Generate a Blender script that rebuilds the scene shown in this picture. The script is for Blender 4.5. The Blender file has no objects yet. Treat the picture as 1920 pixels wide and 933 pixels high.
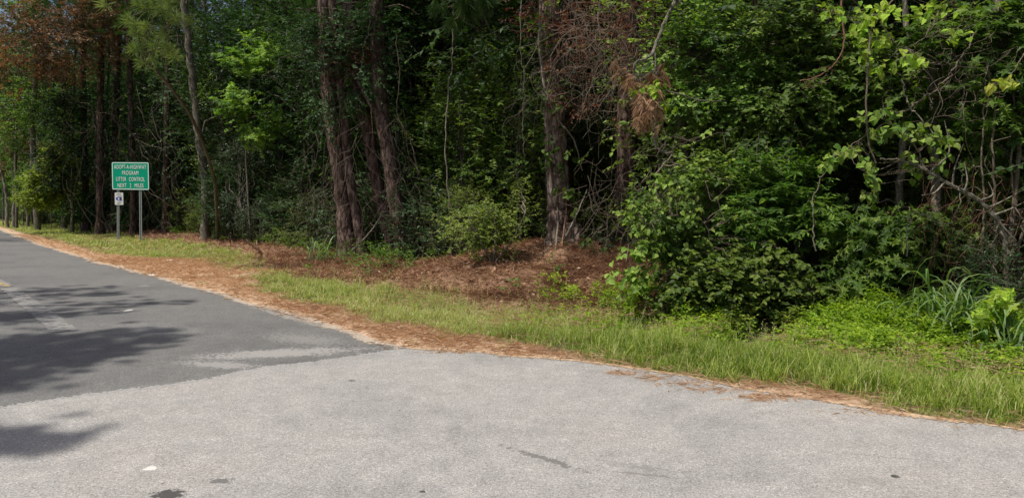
import bpy, bmesh, math, random
import numpy as np
from mathutils import Vector, Matrix
sc = bpy.context.scene
COL = sc.collection
R = math.radians

# ------------------------------------------------------------------ camera
F_PX, CX, HOR, EYE = 1450.0, 960.0, 375.0, 1.6          # focal length and horizon row in photograph pixels
PITCH = math.atan((466.5 - HOR) / F_PX)
cam = bpy.data.cameras.new('camera'); camo = bpy.data.objects.new('camera', cam); COL.objects.link(camo)
cam.sensor_width = 36.0; cam.lens = F_PX / 1920.0 * 36.0; cam.clip_start = 0.05; cam.clip_end = 3000
camo.location = (0, 0, EYE); camo.rotation_euler = (math.pi / 2 - PITCH, 0, 0)
sc.camera = camo
# ------------------------------------------------------------------ world, sun, exposure
SUN_ELEV = 65.0
sun_h = np.array([-0.80, -0.42]); sun_h = sun_h / np.linalg.norm(sun_h)
w = bpy.data.worlds.new('World'); sc.world = w; w.use_nodes = True
nt = w.node_tree; nt.nodes.clear()
sky = nt.nodes.new('ShaderNodeTexSky'); sky.sky_type = 'NISHITA'; sky.sun_disc = False
sky.sun_elevation = R(SUN_ELEV); sky.sun_rotation = math.atan2(sun_h[0], sun_h[1])
bg = nt.nodes.new('ShaderNodeBackground'); bg.inputs[1].default_value = 0.10
sky.dust_density = 3.0; sky.ozone_density = 0.4; sky.air_density = 0.8
wo = nt.nodes.new('ShaderNodeOutputWorld')
nt.links.new(sky.outputs[0], bg.inputs[0]); nt.links.new(bg.outputs[0], wo.inputs[0])
sl = bpy.data.lights.new('sun', 'SUN'); sl.energy = 4.5; sl.angle = R(0.6); sl.color = (1.0, 0.945, 0.855)
so = bpy.data.objects.new('sun', sl); COL.objects.link(so)
tosun = Vector((sun_h[0] * math.cos(R(SUN_ELEV)), sun_h[1] * math.cos(R(SUN_ELEV)), math.sin(R(SUN_ELEV))))
so.rotation_euler = tosun.to_track_quat('Z', 'Y').to_euler(); so.location = (0, 0, 40)
sc.view_settings.view_transform = 'Standard'; sc.view_settings.look = 'None'
sc.view_settings.exposure = 0.20; sc.view_settings.gamma = 1.0
cy = sc.cycles
cy.max_bounces = 6; cy.diffuse_bounces = 3; cy.glossy_bounces = 2; cy.transmission_bounces = 3
cy.transparent_max_bounces = 8; cy.sample_clamp_indirect = 4.0; cy.use_denoising = True
cy.caustics_reflective = False; cy.caustics_refractive = False

# ------------------------------------------------------------------ numeric helpers
def sstep(a, b, x):
    t = np.clip((np.asarray(x, float) - a) / (b - a), 0, 1); return t * t * (3 - 2 * t)
_tab = np.random.RandomState(7).rand(256, 256)
def vnoise(x, y):
    x = np.asarray(x, float); y = np.asarray(y, float)
    xi = np.floor(x).astype(int); yi = np.floor(y).astype(int); fx = x - xi; fy = y - yi
    fx = fx * fx * (3 - 2 * fx); fy = fy * fy * (3 - 2 * fy)
    a = _tab[xi & 255, yi & 255]; b = _tab[(xi + 1) & 255, yi & 255]
    c = _tab[xi & 255, (yi + 1) & 255]; d = _tab[(xi + 1) & 255, (yi + 1) & 255]
    return (a * (1 - fx) + b * fx) * (1 - fy) + (c * (1 - fx) + d * fx) * fy
def fbm(x, y, o=4):
    s = 0; a = 0.5; f = 1.0
    for k in range(o):
        s = s + a * vnoise(np.asarray(x) * f + 17.3 * k, np.asarray(y) * f + 9.1 * k); a *= 0.5; f *= 2.03
    return s / (1 - 0.5 ** o)
def flat(px, py):                                        # where a pixel's ray meets the level z = 0
    ry = (466.5 - py) / F_PX
    dy = math.cos(PITCH) + ry * math.sin(PITCH); dz = -math.sin(PITCH) + ry * math.cos(PITCH); dx = (px - CX) / F_PX
    t = -EYE / dz; return np.array([dx * t, dy * t])
def P(px, py, Y):                                        # the point at depth Y on a pixel's ray
    ry = (466.5 - py) / F_PX
    dy = math.cos(PITCH) + ry * math.sin(PITCH); dz = -math.sin(PITCH) + ry * math.cos(PITCH); dx = (px - CX) / F_PX
    t = Y / dy; return np.array([dx * t, Y, EYE + dz * t])

# ------------------------------------------------------------------ the road edge and the lie of the land
edge_px = [(0, 430), (90, 463), (180, 490), (300, 520), (400, 546), (500, 575), (600, 602), (690, 632), (765, 653), (900, 662), (1040, 673),
           (1200, 692), (1400, 729), (1600, 762), (1920, 808)]
E = [flat(*p) for p in edge_px]
d0 = (E[0] - E[4]) / np.linalg.norm(E[0] - E[4])
E = [E[0] + d0 * 600, E[0] + d0 * 60] + E
d1 = (E[-1] - E[-3]) / np.linalg.norm(E[-1] - E[-3])
E = E + [E[-1] + d1 * 6, E[-1] + d1 * 20 + np.array([2, -4]), E[-1] + d1 * 20 + np.array([300, -350])]
E = np.array(E)
S_E = np.concatenate([[0], np.cumsum(np.linalg.norm(np.diff(E, axis=0), axis=1))])
def edge_sd(x, y):                                       # distance along the edge, signed distance off it (woods side positive)
    x = np.asarray(x, float); y = np.asarray(y, float)
    best = np.full(x.shape, 1e9); s = np.zeros(x.shape); sg = np.zeros(x.shape)
    for i in range(len(E) - 1):
        a = E[i]; v = E[i + 1] - a; L = np.linalg.norm(v); v = v / L
        t = np.clip((x - a[0]) * v[0] + (y - a[1]) * v[1], 0, L)
        dx = x - a[0] - v[0] * t; dy = y - a[1] - v[1] * t
        dd = np.hypot(dx, dy); m = dd < best
        best = np.where(m, dd, best); s = np.where(m, S_E[i] + t, s)
        sg = np.where(m, np.sign(-(x - a[0]) * v[1] + (y - a[1]) * v[0]), sg)
    return s, best * sg
S0 = float(edge_sd(*flat(765, 653))[0])                   # the corner of the two roads
def H(x, y):
    s, d = edge_sd(x, y)
    k = sstep(S0 - 8, S0 - 1, s)                          # the ditch deepens towards the right
    z = np.interp(d, [-6.5, -5.9, -0.02, 0.02, 0.25, 1.4, 2.6, 3.4, 4.8, 7, 12], [0.0, -0.05, -0.05, 0.0, 0.012, -0.02, -0.10, -0.10, 0.03, 0.08, 0.10])
    z = z - k * 0.20 * np.interp(d, [1.0, 2.4, 3.2, 4.4], [0, 1, 1, 0])
    x = np.asarray(x, float); y = np.asarray(y, float)
    z = z + 0.66 * np.exp(-(((x - 1.2) / 2.3) ** 2 + ((y - 16.6) / 2.6) ** 2))
    z = z + 0.45 * (1 - sstep(S0 - 45, S0 - 20, s)) * np.interp(d, [2.0, 7.0], [0, 1])
    z = z + 0.14 * np.exp(-(((x + 1.2) / 2.0) ** 2 + ((y - 14.5) / 1.2) ** 2))
    off = sstep(0.3, 2.0, d)
    z = z + 0.10 * np.exp(-(((x - 0.6) / 3.2) ** 2 + ((y - 14.5) / 2.6) ** 2)) * (fbm(x * 2.2, y * 2.2, 3) - 0.5) * 4.0
    z = z + off * ((fbm(x * 0.9, y * 0.9, 3) - 0.5) * 0.16 + (fbm(x * 4, y * 4, 3) - 0.5) * 0.07)
    return z
def G(px, py):                                            # where a pixel's ray meets the ground
    lo, hi = 3.0, 90.0
    p = None
    Ys = np.exp(np.linspace(math.log(4.2), math.log(90), 900))
    pts = np.array([P(px, py, Y) for Y in Ys])
    below = pts[:, 2] <= H(pts[:, 0], pts[:, 1])
    i = int(np.argmax(below)) if below.any() else len(Ys) - 1
    q = pts[i].copy(); q[2] = float(H(q[0], q[1])); return q
def ground(x, y, dz=0.0): return np.array([x, y, float(H(x, y)) + dz])

def curve_sd(pxs):
    q = [G(*p) for p in pxs]; r = [edge_sd(a[0], a[1]) for a in q]
    r = sorted((float(s), float(d)) for s, d in r)
    return np.array([a[0] for a in r]), np.array([a[1] for a in r])
LO = curve_sd([(0, 423), (60, 441), (130, 458), (200, 478), (300, 486), (380, 492), (460, 518), (500, 546), (600, 574), (700, 598), (800, 617), (900, 634), (1000, 650),
               (1100, 665), (1250, 693), (1400, 720), (1600, 752), (1900, 795)])
HI = curve_sd([(0, 396), (100, 404), (180, 425), (250, 447), (400, 462), (470, 480), (560, 523), (640, 532), (800, 553), (960, 582), (1050, 592), (1200, 592), (1300, 605),
               (1500, 615), (1900, 650)])
def zones(x, y):                                          # grass share, straw share (0..1), smooth, with ragged edges
    s, d = edge_sd(x, y)
    n = (fbm(x * 1.6, y * 1.6, 4) - 0.5)
    lo = np.interp(s, *LO); hi = np.interp(s, *HI)
    wdt = 0.22
    hi = hi + 0.5 * sstep(S0 + 2, S0 + 4, s); g = sstep(lo - wdt, lo + wdt, d + n * 0.7) * (1 - sstep(hi - 0.35, hi + 0.35, d + n * 1.3))
    px = x / y * F_PX + CX                                # bare straw between the two grass strips
    q = G(425, 512)
    bare = np.exp(-(((x - q[0]) / 1.6) ** 2 + ((y - q[1]) / 1.6) ** 2))
    g = g * (1 - np.clip(bare * 1.15, 0, 0.93))
    st = (1 - sstep(lo - 0.3, lo + 0.15, d + n * 0.6)) * (d > -0.3)
    return g, np.clip(st + bare * 0.8, 0, 1), s, d

# ------------------------------------------------------------------ materials
def mat(name):
    m = bpy.data.materials.new(name); m.use_nodes = True
    m.node_tree.nodes.clear(); return m, m.node_tree.nodes, m.node_tree.links
def nn(nodes, t, **k):
    n = nodes.new(t)
    for a, b in k.items(): setattr(n, a, b)
    return n
def ramp(nodes, stops, fac=None, links=None, interp='LINEAR'):
    r = nodes.new('ShaderNodeValToRGB'); r.color_ramp.interpolation = interp
    els = r.color_ramp.elements
    while len(els) < len(stops): els.new(0.5)
    for e, (p, c) in zip(els, stops): e.position = p; e.color = (c[0], c[1], c[2], 1)
    if fac is not None: links.new(fac, r.inputs[0])
    return r
def leaf_mat(name, cols, trans=0.38, rough=0.55, spec=0.25, tint=(1.3, 1.4, 0.55)):
    m, n, l = mat(name)
    at = nn(n, 'ShaderNodeAttribute', attribute_name='rnd')
    oi = nn(n, 'ShaderNodeObjectInfo')
    stops = [(i / max(1, len(cols) - 1), c) for i, c in enumerate(cols)]
    r = ramp(n, stops, at.outputs['Fac'], l)
    hs = nn(n, 'ShaderNodeHueSaturation')
    mr = nn(n, 'ShaderNodeMapRange'); mr.inputs[3].default_value = 0.72; mr.inputs[4].default_value = 1.25
    l.new(oi.outputs['Random'], mr.inputs[0]); l.new(mr.outputs[0], hs.inputs['Value'])
    mr2 = nn(n, 'ShaderNodeMapRange'); mr2.inputs[3].default_value = 0.485; mr2.inputs[4].default_value = 0.515
    l.new(oi.outputs['Random'], mr2.inputs[0]); l.new(mr2.outputs[0], hs.inputs['Hue'])
    l.new(r.outputs[0], hs.inputs['Color'])
    b = nn(n, 'ShaderNodeBsdfPrincipled'); b.inputs['Roughness'].default_value = rough
    b.inputs['Specular IOR Level'].default_value = spec
    l.new(hs.outputs[0], b.inputs['Base Color'])
    mx = nn(n, 'ShaderNodeMix', data_type='RGBA', blend_type='MULTIPLY'); mx.inputs[0].default_value = 1
    l.new(hs.outputs[0], mx.inputs[6]); mx.inputs[7].default_value = (*tint, 1)
    t = nn(n, 'ShaderNodeBsdfTranslucent'); l.new(mx.outputs[2], t.inputs[0])
    ms = nn(n, 'ShaderNodeMixShader'); ms.inputs[0].default_value = trans
    l.new(b.outputs[0], ms.inputs[1]); l.new(t.outputs[0], ms.inputs[2])
    o = nn(n, 'ShaderNodeOutputMaterial'); l.new(ms.outputs[0], o.inputs[0]); return m
def bark_mat(name, cols, scale=9.0, stretch=0.28, bump=0.6):
    m, n, l = mat(name)
    tc = nn(n, 'ShaderNodeTexCoord'); mp = nn(n, 'ShaderNodeMapping'); mp.inputs['Scale'].default_value = (1, 1, stretch)
    l.new(tc.outputs['Object'], mp.inputs[0])
    v = nn(n, 'ShaderNodeTexVoronoi', feature='DISTANCE_TO_EDGE'); v.inputs['Scale'].default_value = scale
    nz = nn(n, 'ShaderNodeTexNoise'); nz.inputs['Scale'].default_value = scale * 2.2; nz.inputs['Detail'].default_value = 6
    n2 = nn(n, 'ShaderNodeTexNoise'); n2.inputs['Scale'].default_value = 1.7; n2.inputs['Detail'].default_value = 4
    ad = nn(n, 'ShaderNodeMix', data_type='VECTOR'); ad.inputs[0].default_value = 0.12
    l.new(mp.outputs[0], nz.inputs[0]); l.new(mp.outputs[0], ad.inputs[4]); l.new(nz.outputs['Color'], ad.inputs[5])
    l.new(ad.outputs[1], v.inputs[0]); l.new(tc.outputs['Object'], n2.inputs[0])
    mr = nn(n, 'ShaderNodeMapRange'); mr.inputs[2].default_value = 0.22; l.new(v.outputs[0], mr.inputs[0])
    ma = nn(n, 'ShaderNodeMath', operation='MULTIPLY'); l.new(mr.outputs[0], ma.inputs[0]); l.new(nz.outputs[0], ma.inputs[1])
    mb = nn(n, 'ShaderNodeMath', operation='MULTIPLY_ADD'); l.new(n2.outputs[0], mb.inputs[0]); mb.inputs[1].default_value = 0.7; l.new(ma.outputs[0], mb.inputs[2])
    r = ramp(n, [(0.25, cols[0]), (0.55, cols[1]), (0.9, cols[2])], mb.outputs[0], l)
    b = nn(n, 'ShaderNodeBsdfPrincipled'); b.inputs['Roughness'].default_value = 0.9; b.inputs['Specular IOR Level'].default_value = 0.15
    l.new(r.outputs[0], b.inputs['Base Color'])
    bp = nn(n, 'ShaderNodeBump'); bp.inputs['Strength'].default_value = bump; bp.inputs['Distance'].default_value = 0.03
    l.new(ma.outputs[0], bp.inputs['Height']); l.new(bp.outputs[0], b.inputs['Normal'])
    o = nn(n, 'ShaderNodeOutputMaterial'); l.new(b.outputs[0], o.inputs[0]); return m
def plain(name, col, rough=0.6, metal=0.0, var=0.15, scale=30.0, spec=0.4):
    m, n, l = mat(name)
    tc = nn(n, 'ShaderNodeTexCoord'); nz = nn(n, 'ShaderNodeTexNoise'); nz.inputs['Scale'].default_value = scale; nz.inputs['Detail'].default_value = 5
    l.new(tc.outputs['Object'], nz.inputs[0])
    r = ramp(n, [(0.3, [c * (1 - var) for c in col]), (0.7, [min(1, c * (1 + var)) for c in col])], nz.outputs[0], l)
    b = nn(n, 'ShaderNodeBsdfPrincipled'); b.inputs['Roughness'].default_value = rough; b.inputs['Metallic'].default_value = metal
    b.inputs['Specular IOR Level'].default_value = spec
    l.new(r.outputs[0], b.inputs['Base Color'])
    o = nn(n, 'ShaderNodeOutputMaterial'); l.new(b.outputs[0], o.inputs[0]); return m

M = {}
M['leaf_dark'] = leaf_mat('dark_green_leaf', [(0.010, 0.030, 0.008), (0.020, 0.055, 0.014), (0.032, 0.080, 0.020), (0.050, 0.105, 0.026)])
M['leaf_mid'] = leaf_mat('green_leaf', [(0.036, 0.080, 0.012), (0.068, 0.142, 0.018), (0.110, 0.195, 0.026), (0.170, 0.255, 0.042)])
M['leaf_vine'] = leaf_mat('vine_leaf', [(0.055, 0.105, 0.015), (0.105, 0.182, 0.024), (0.170, 0.255, 0.038), (0.250, 0.335, 0.062)])
M['leaf_lime'] = leaf_mat('lime_leaf', [(0.130, 0.220, 0.020), (0.210, 0.330, 0.028), (0.300, 0.430, 0.040), (0.380, 0.500, 0.060)], trans=0.45)
M['leaf_yellow'] = leaf_mat('yellowing_leaf', [(0.22, 0.28, 0.04), (0.38, 0.42, 0.06), (0.45, 0.46, 0.09)], trans=0.45)
M['leaf_gloss'] = leaf_mat('glossy_leaf', [(0.014, 0.040, 0.014), (0.026, 0.070, 0.022), (0.042, 0.098, 0.030)], rough=0.45, spec=0.35, trans=0.25)
M['leaf_red'] = leaf_mat('dead_red_leaf', [(0.060, 0.018, 0.010), (0.110, 0.035, 0.018), (0.150, 0.065, 0.030), (0.055, 0.030, 0.018)], tint=(1.4, 0.8, 0.6))
M['leaf_crimson'] = leaf_mat('crimson_leaf', [(0.10, 0.008, 0.008), (0.20, 0.015, 0.012), (0.12, 0.02, 0.015)], tint=(1.5, 0.7, 0.6))
M['needle'] = leaf_mat('pine_needle', [(0.030, 0.060, 0.016), (0.060, 0.105, 0.026), (0.100, 0.150, 0.042)], trans=0.25)
M['needle_dead'] = leaf_mat('dead_pine_needle', [(0.22, 0.12, 0.06), (0.42, 0.26, 0.14), (0.60, 0.42, 0.26)], tint=(1.2, 0.9, 0.6))
M['straw'] = leaf_mat('pine_straw', [(0.300, 0.175, 0.100), (0.470, 0.310, 0.190), (0.600, 0.430, 0.285), (0.70, 0.56, 0.42)], trans=0.25, tint=(1.2, 0.9, 0.6), spec=0.25)
M['litter'] = leaf_mat('brown_litter', [(0.130, 0.066, 0.036), (0.290, 0.160, 0.088), (0.450, 0.275, 0.160), (0.58, 0.43, 0.30)], trans=0.1, tint=(1.2, 0.9, 0.6), spec=0.25)
M['grass'] = leaf_mat('grass_blade', [(0.110, 0.165, 0.028), (0.185, 0.250, 0.046), (0.290, 0.350, 0.085), (0.430, 0.430, 0.170), (0.52, 0.45, 0.26)], trans=0.4, spec=0.3)
M['grass_lush'] = leaf_mat('lush_grass_blade', [(0.110, 0.175, 0.020), (0.185, 0.270, 0.032), (0.285, 0.370, 0.052), (0.420, 0.470, 0.120)], trans=0.4, spec=0.3)
M['reed'] = leaf_mat('tall_grass_blade', [(0.060, 0.130, 0.030), (0.120, 0.210, 0.060), (0.220, 0.320, 0.130)], trans=0.35, spec=0.5)
M['weed'] = leaf_mat('weed_leaf', [(0.110, 0.210, 0.016), (0.190, 0.320, 0.024), (0.270, 0.410, 0.034), (0.360, 0.480, 0.050)], trans=0.45)
M['pine_bark'] = bark_mat('pine_bark', [(0.022, 0.013, 0.010), (0.070, 0.043, 0.033), (0.150, 0.105, 0.085)])
M['clump_bark'] = bark_mat('reddish_pine_bark', [(0.024, 0.015, 0.012), (0.085, 0.055, 0.044), (0.180, 0.128, 0.108)], 9, .28, .8)
M['scaly_bark'] = bark_mat('scaly_pine_bark', [(0.05, 0.034, 0.026), (0.17, 0.12, 0.095), (0.36, 0.28, 0.23)], 8, .35, .9)
M['leaf_rust'] = leaf_mat('rust_brown_leaf', [(0.05, 0.06, 0.018), (0.13, 0.085, 0.035), (0.20, 0.11, 0.05), (0.26, 0.15, 0.075)], tint=(1.4, 1.0, 0.6))
M['grey_bark'] = bark_mat('grey_bark', [(0.050, 0.043, 0.033), (0.120, 0.105, 0.080), (0.215, 0.195, 0.155)], 16, 0.4, 0.35)
M['twig'] = bark_mat('twig_bark', [(0.060, 0.045, 0.033), (0.130, 0.100, 0.075), (0.230, 0.190, 0.150)], 30, 0.5, 0.2)
M['pale_twig'] = bark_mat('pale_twig_bark', [(0.09, 0.075, 0.060), (0.18, 0.155, 0.12), (0.30, 0.27, 0.22)], 30, 0.5, 0.2)
M['red_twig'] = bark_mat('reddish_twig_bark', [(0.06, 0.025, 0.015), (0.15, 0.075, 0.050), (0.25, 0.15, 0.10)], 30, 0.5, 0.2)

# ------------------------------------------------------------------ mesh helpers
class MB:
    """collects vertices, triangles, quads and a random number per vertex; build() makes one object"""
    def __init__(s): s.v = []; s.t = []; s.q = []; s.r = []; s.n = 0; s.tm = []; s.qm = []
    def add(s, v, tris=None, quads=None, rnd=None, mi=0):
        v = np.asarray(v, np.float32).reshape(-1, 3)
        if tris is not None and len(tris): t = np.asarray(tris, np.int64) + s.n; s.t.append(t); s.tm.append(np.full(len(t), mi))
        if quads is not None and len(quads): q = np.asarray(quads, np.int64) + s.n; s.q.append(q); s.qm.append(np.full(len(q), mi))
        s.v.append(v); s.r.append(np.full(len(v), 0.5, np.float32) if rnd is None else np.asarray(rnd, np.float32)); s.n += len(v)
    def mesh(s, name, mats, origin=(0, 0, 0), smooth=False, attrs=None):
        me = bpy.data.meshes.new(name)
        v = np.concatenate(s.v) - np.asarray(origin, np.float32)
        t = np.concatenate(s.t) if s.t else np.zeros((0, 3), np.int64)
        q = np.concatenate(s.q) if s.q else np.zeros((0, 4), np.int64)
        me.vertices.add(len(v)); me.vertices.foreach_set('co', v.ravel())
        loops = np.concatenate([t.ravel(), q.ravel()]); me.loops.add(len(loops)); me.loops.foreach_set('vertex_index', loops.astype(np.int32))
        nf = len(t) + len(q); me.polygons.add(nf)
        st = np.concatenate([np.arange(len(t)) * 3, len(t) * 3 + np.arange(len(q)) * 4]).astype(np.int32)
        me.polygons.foreach_set('loop_start', st)
        if isinstance(mats, (list, tuple)):
            for m in mats: me.materials.append(m)
            mi = np.concatenate((s.tm or [np.zeros(0)]) + (s.qm or [np.zeros(0)])).astype(np.int32)
            me.polygons.foreach_set('material_index', mi)
        else: me.materials.append(mats)
        me.polygons.foreach_set('use_smooth', np.full(nf, smooth))
        a = me.attributes.new('rnd', 'FLOAT', 'POINT'); a.data.foreach_set('value', np.concatenate(s.r))
        for k, val in (attrs or {}).items():
            a = me.attributes.new(k, 'FLOAT', 'POINT'); a.data.foreach_set('value', np.asarray(val, np.float32))
        me.update(calc_edges=True); me.validate() if False else None
        return me
    def build(s, name, mats, parent=None, origin=(0, 0, 0), smooth=False, attrs=None):
        o = bpy.data.objects.new(name, s.mesh(name, mats, origin, smooth, attrs)); COL.objects.link(o)
        if parent is not None: o.parent = parent
        else: o.location = origin
        return o
def tag(o, label=None, cat=None, group=None, kind=None):
    if label: o['label'] = label
    if cat: o['category'] = cat
    if group: o['group'] = group
    if kind: o['kind'] = kind
    return o
def root(name, loc, label, cat, group=None):
    o = bpy.data.objects.new(name, None); COL.objects.link(o); o.location = tuple(float(a) for a in loc)
    o.empty_display_size = 0.3
    return tag(o, label, cat, group)
def copy_thing(r, loc, rz, scl, label=None, group=None, sub=False):
    c = r.copy(); COL.objects.link(c); c.location = tuple(float(a) for a in loc); c.rotation_euler = (0, 0, rz); c.scale = (scl, scl, scl)
    if label: c['label'] = label
    if group: c['group'] = group
    elif 'group' in c: del c['group']
    for ch in r.children:
        k = ch.copy(); COL.objects.link(k); k.parent = c
    return c
def norm(a): a = np.asarray(a, float); return a / np.maximum(1e-9, np.linalg.norm(a, axis=-1, keepdims=True))

TPL = {
 'simple': (np.array([(0, 0, 0), (-.30, .45, .07), (0, 1, -.06), (.30, .45, .07)]), [(0, 3, 2), (0, 2, 1)]),
 'lance': (np.array([(0, 0, 0), (-.13, .5, .04), (0, 1, -.12), (.13, .5, .04)]), [(0, 3, 2), (0, 2, 1)]),
 'heart': (np.array([(0, 0, 0), (-.26, -.10, .05), (-.46, .2, .10), (-.34, .6, .05), (0, 1, -.12), (.34, .6, .05), (.46, .2, .10), (.26, -.10, .05)]),
           [(0, 7, 6), (0, 6, 5), (0, 5, 4), (0, 4, 3), (0, 3, 2), (0, 2, 1)]),
}
def _star():
    v = [(0, 0.25, 0)]; angs = [-38, -8, 22, 56, 90, 124, 158, 188, 218]
    for i, a in enumerate(angs):
        rr = [0.62, 0.26, 0.70, 0.30, 0.80, 0.30, 0.70, 0.26, 0.62][i]
        v.append((rr * math.cos(R(a)), 0.25 + rr * math.sin(R(a)), -0.10 * rr if i % 2 == 0 else 0.05))
    v.append((0, 0, 0)); n = len(v) - 1
    f = [(0, i, i + 1) for i in range(1, n)] + [(0, n, 1)]
    return np.array(v), f
TPL['star'] = _star()
def leaves(mb, pos, tip, nrm, size, kind, rnd, mi=0):
    V, Fc = TPL[kind]; N = len(pos)
    if N == 0: return
    y = norm(tip); x = norm(np.cross(y, nrm)); z = np.cross(x, y)
    size = np.broadcast_to(np.asarray(size, float), (N,))
    W = (V[None, :, 0, None] * x[:, None] + V[None, :, 1, None] * y[:, None] + V[None, :, 2, None] * z[:, None]) * size[:, None, None] + np.asarray(pos)[:, None]
    F = np.asarray(Fc)[None] + (np.arange(N) * len(V))[:, None, None]
    mb.add(W.reshape(-1, 3), tris=F.reshape(-1, 3), rnd=np.repeat(rnd, len(V)), mi=mi)
def tube(mb, pts, rad, sides=5, rough=0.0, rng=None, mi=0, cap=True):
    pts = np.asarray(pts, float); n = len(pts); rad = np.broadcast_to(np.asarray(rad, float), (n,))
    t = norm(np.gradient(pts, axis=0)); ref = np.array([0.31, 0.95, 0.02]) if abs(t[0][2]) > 0.5 else np.array([0.05, 0.1, 1.0])
    u = norm(np.cross(t, ref)); v = np.cross(t, u)
    a = np.linspace(0, 2 * math.pi, sides, endpoint=False)
    rr = rad[:, None] * (1 + (rough * (rng.rand(n, sides) - 0.5) if rough else 0))
    W = pts[:, None] + rr[..., None] * (np.cos(a)[None, :, None] * u[:, None] + np.sin(a)[None, :, None] * v[:, None])
    i = np.arange(n - 1)[:, None] * sides; j = np.arange(sides)[None]
    q = np.stack([i + j, i + (j + 1) % sides, i + sides + (j + 1) % sides, i + sides + j], -1).reshape(-1, 4)
    mb.add(W.reshape(-1, 3), quads=q, rnd=np.full(n * sides, 0.5 if rng is None else rng.rand()), mi=mi)
def sticks(mb, a, b, ra, rb, rnd=None, mi=0):             # many straight three-sided twigs at once
    a = np.asarray(a, float); b = np.asarray(b, float); N = len(a)
    if N == 0: return
    t = norm(b - a); u = norm(np.cross(t, np.array([0.3, 0.2, 0.93]))); v = np.cross(t, u)
    ang = np.array([0, 2.094, 4.189]); c = (np.cos(ang)[None, :, None] * u[:, None] + np.sin(ang)[None, :, None] * v[:, None])
    ra = np.broadcast_to(np.asarray(ra, float), (N,)); rb = np.broadcast_to(np.asarray(rb, float), (N,))
    W = np.concatenate([a[:, None] + c * ra[:, None, None], b[:, None] + c * rb[:, None, None]], 1)
    q = np.array([(0, 1, 4, 3), (1, 2, 5, 4), (2, 0, 3, 5)])[None] + (np.arange(N) * 6)[:, None, None]
    mb.add(W.reshape(-1, 3), quads=q.reshape(-1, 4), rnd=None if rnd is None else np.repeat(rnd, 6), mi=mi)
def smooth_path(pts, n=8, jit=0.0, rng=None):             # Catmull-Rom through the points
    p = np.asarray(pts, float); p = np.vstack([2 * p[0] - p[1], p, 2 * p[-1] - p[-2]]); out = []
    for i in range(1, len(p) - 2):
        for k in range(n):
            t = k / n
            out.append(0.5 * ((2 * p[i]) + (-p[i - 1] + p[i + 1]) * t + (2 * p[i - 1] - 5 * p[i] + 4 * p[i + 1] - p[i + 2]) * t * t + (-p[i - 1] + 3 * p[i] - 3 * p[i + 1] + p[i + 2]) * t ** 3))
    out.append(p[-2]); out = np.array(out)
    if jit: out[1:-1] += (rng.rand(len(out) - 2, 3) - 0.5) * jit
    return out
def rand_dirs(rng, n, up=0.0):
    d = rng.randn(n, 3); d = norm(d); d[:, 2] += up; return norm(d)
def clumps_in(rng, n, c, r, shell=0.55):
    d = norm(rng.randn(n, 3)); k = (shell + (1 - shell) * rng.rand(n)) ** 0.8
    return np.asarray(c) + d * k[:, None] * np.asarray(r)
def sprays(mb_leaf, mb_twig, rng, centers, heart, clump_r=0.3, twigs=6, tl=0.45, per=9, size=0.1, kind='simple', droop=0.25, upn=1.0, tw=0.004, base=0.5, spread=0.3, mi=0, flatk=0.6):
    """twigs fan out of each clump centre, leaves stand along them in two rows"""
    centers = np.asarray(centers, float); C = len(centers); N = C * twigs
    c = np.repeat(centers, twigs, 0); tone = np.repeat(np.clip(base + spread * rng.randn(C), 0, 1), twigs)
    out = norm(c - np.asarray(heart)); dr = norm(out * 0.8 + rng.randn(N, 3) * np.array([1, 1, flatk]) * 0.75)
    a = c + rng.randn(N, 3) * clump_r * np.array([1, 1, 0.6]); L = tl * (0.6 + 0.8 * rng.rand(N)); b = a + dr * L[:, None]; b[:, 2] -= droop * L * 0.5
    if mb_twig is not None: sticks(mb_twig, a, b, tw, tw * 0.5)
    f = (np.arange(per) + 0.4) / per
    f = np.clip(f[None] + (rng.rand(N, per) - 0.5) * 0.06, 0.03, 1)
    pos = a[:, None] + (b - a)[:, None] * f[..., None]
    side = norm(np.cross(dr, np.array([0, 0, 1.0]) + 0.01)) ; sg = np.where(np.arange(per) % 2 == 0, 1.0, -1.0)
    tip = dr[:, None] * 0.55 + side[:, None] * sg[None, :, None] + rng.randn(N, per, 3) * 0.35
    tip[..., 2] -= droop
    nrm = np.array([0, 0, upn]) + rng.randn(N, per, 3) * 0.42 + out[:, None] * 0.55
    sz = size * (0.55 + 0.75 * rng.rand(N * per))
    rnd = np.clip(np.repeat(tone, per) + 0.16 * rng.randn(N * per), 0.0, 1)
    leaves(mb_leaf, pos.reshape(-1, 3), tip.reshape(-1, 3), nrm.reshape(-1, 3), sz, kind, rnd, mi)
def tufts(mb, rng, pos, dirs, n=30, ln=0.2, wd=0.004, spread=0.75, droop=0.15, tone=0.5, back=0.12):
    """pine needle tufts: needles fan from a twig end; each needle is one long thin triangle pair"""
    pos = np.asarray(pos); T = len(pos); N = T * n
    d = norm(np.repeat(dirs, n, 0) * 1.0 + rng.randn(N, 3) * spread); L = ln * (0.7 + 0.45 * rng.rand(N))
    a = np.repeat(pos, n, 0) - np.repeat(dirs, n, 0) * (rng.rand(N) * back)[:, None]; m = a + d * (L * 0.55)[:, None]; b = a + d * L[:, None]; b[:, 2] -= droop * L
    s = norm(np.cross(d, rng.randn(N, 3))) * wd * 0.5
    W = np.stack([a, m - s, b, m + s], 1); F = np.array([(0, 1, 2), (0, 2, 3)])[None] + (np.arange(N) * 4)[:, None, None]
    rnd = np.clip(np.repeat(tone + 0.2 * rng.randn(T), n) + 0.15 * rng.randn(N), 0, 1)
    mb.add(W.reshape(-1, 3), tris=F.reshape(-1, 3), rnd=np.repeat(rnd, 4))
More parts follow.
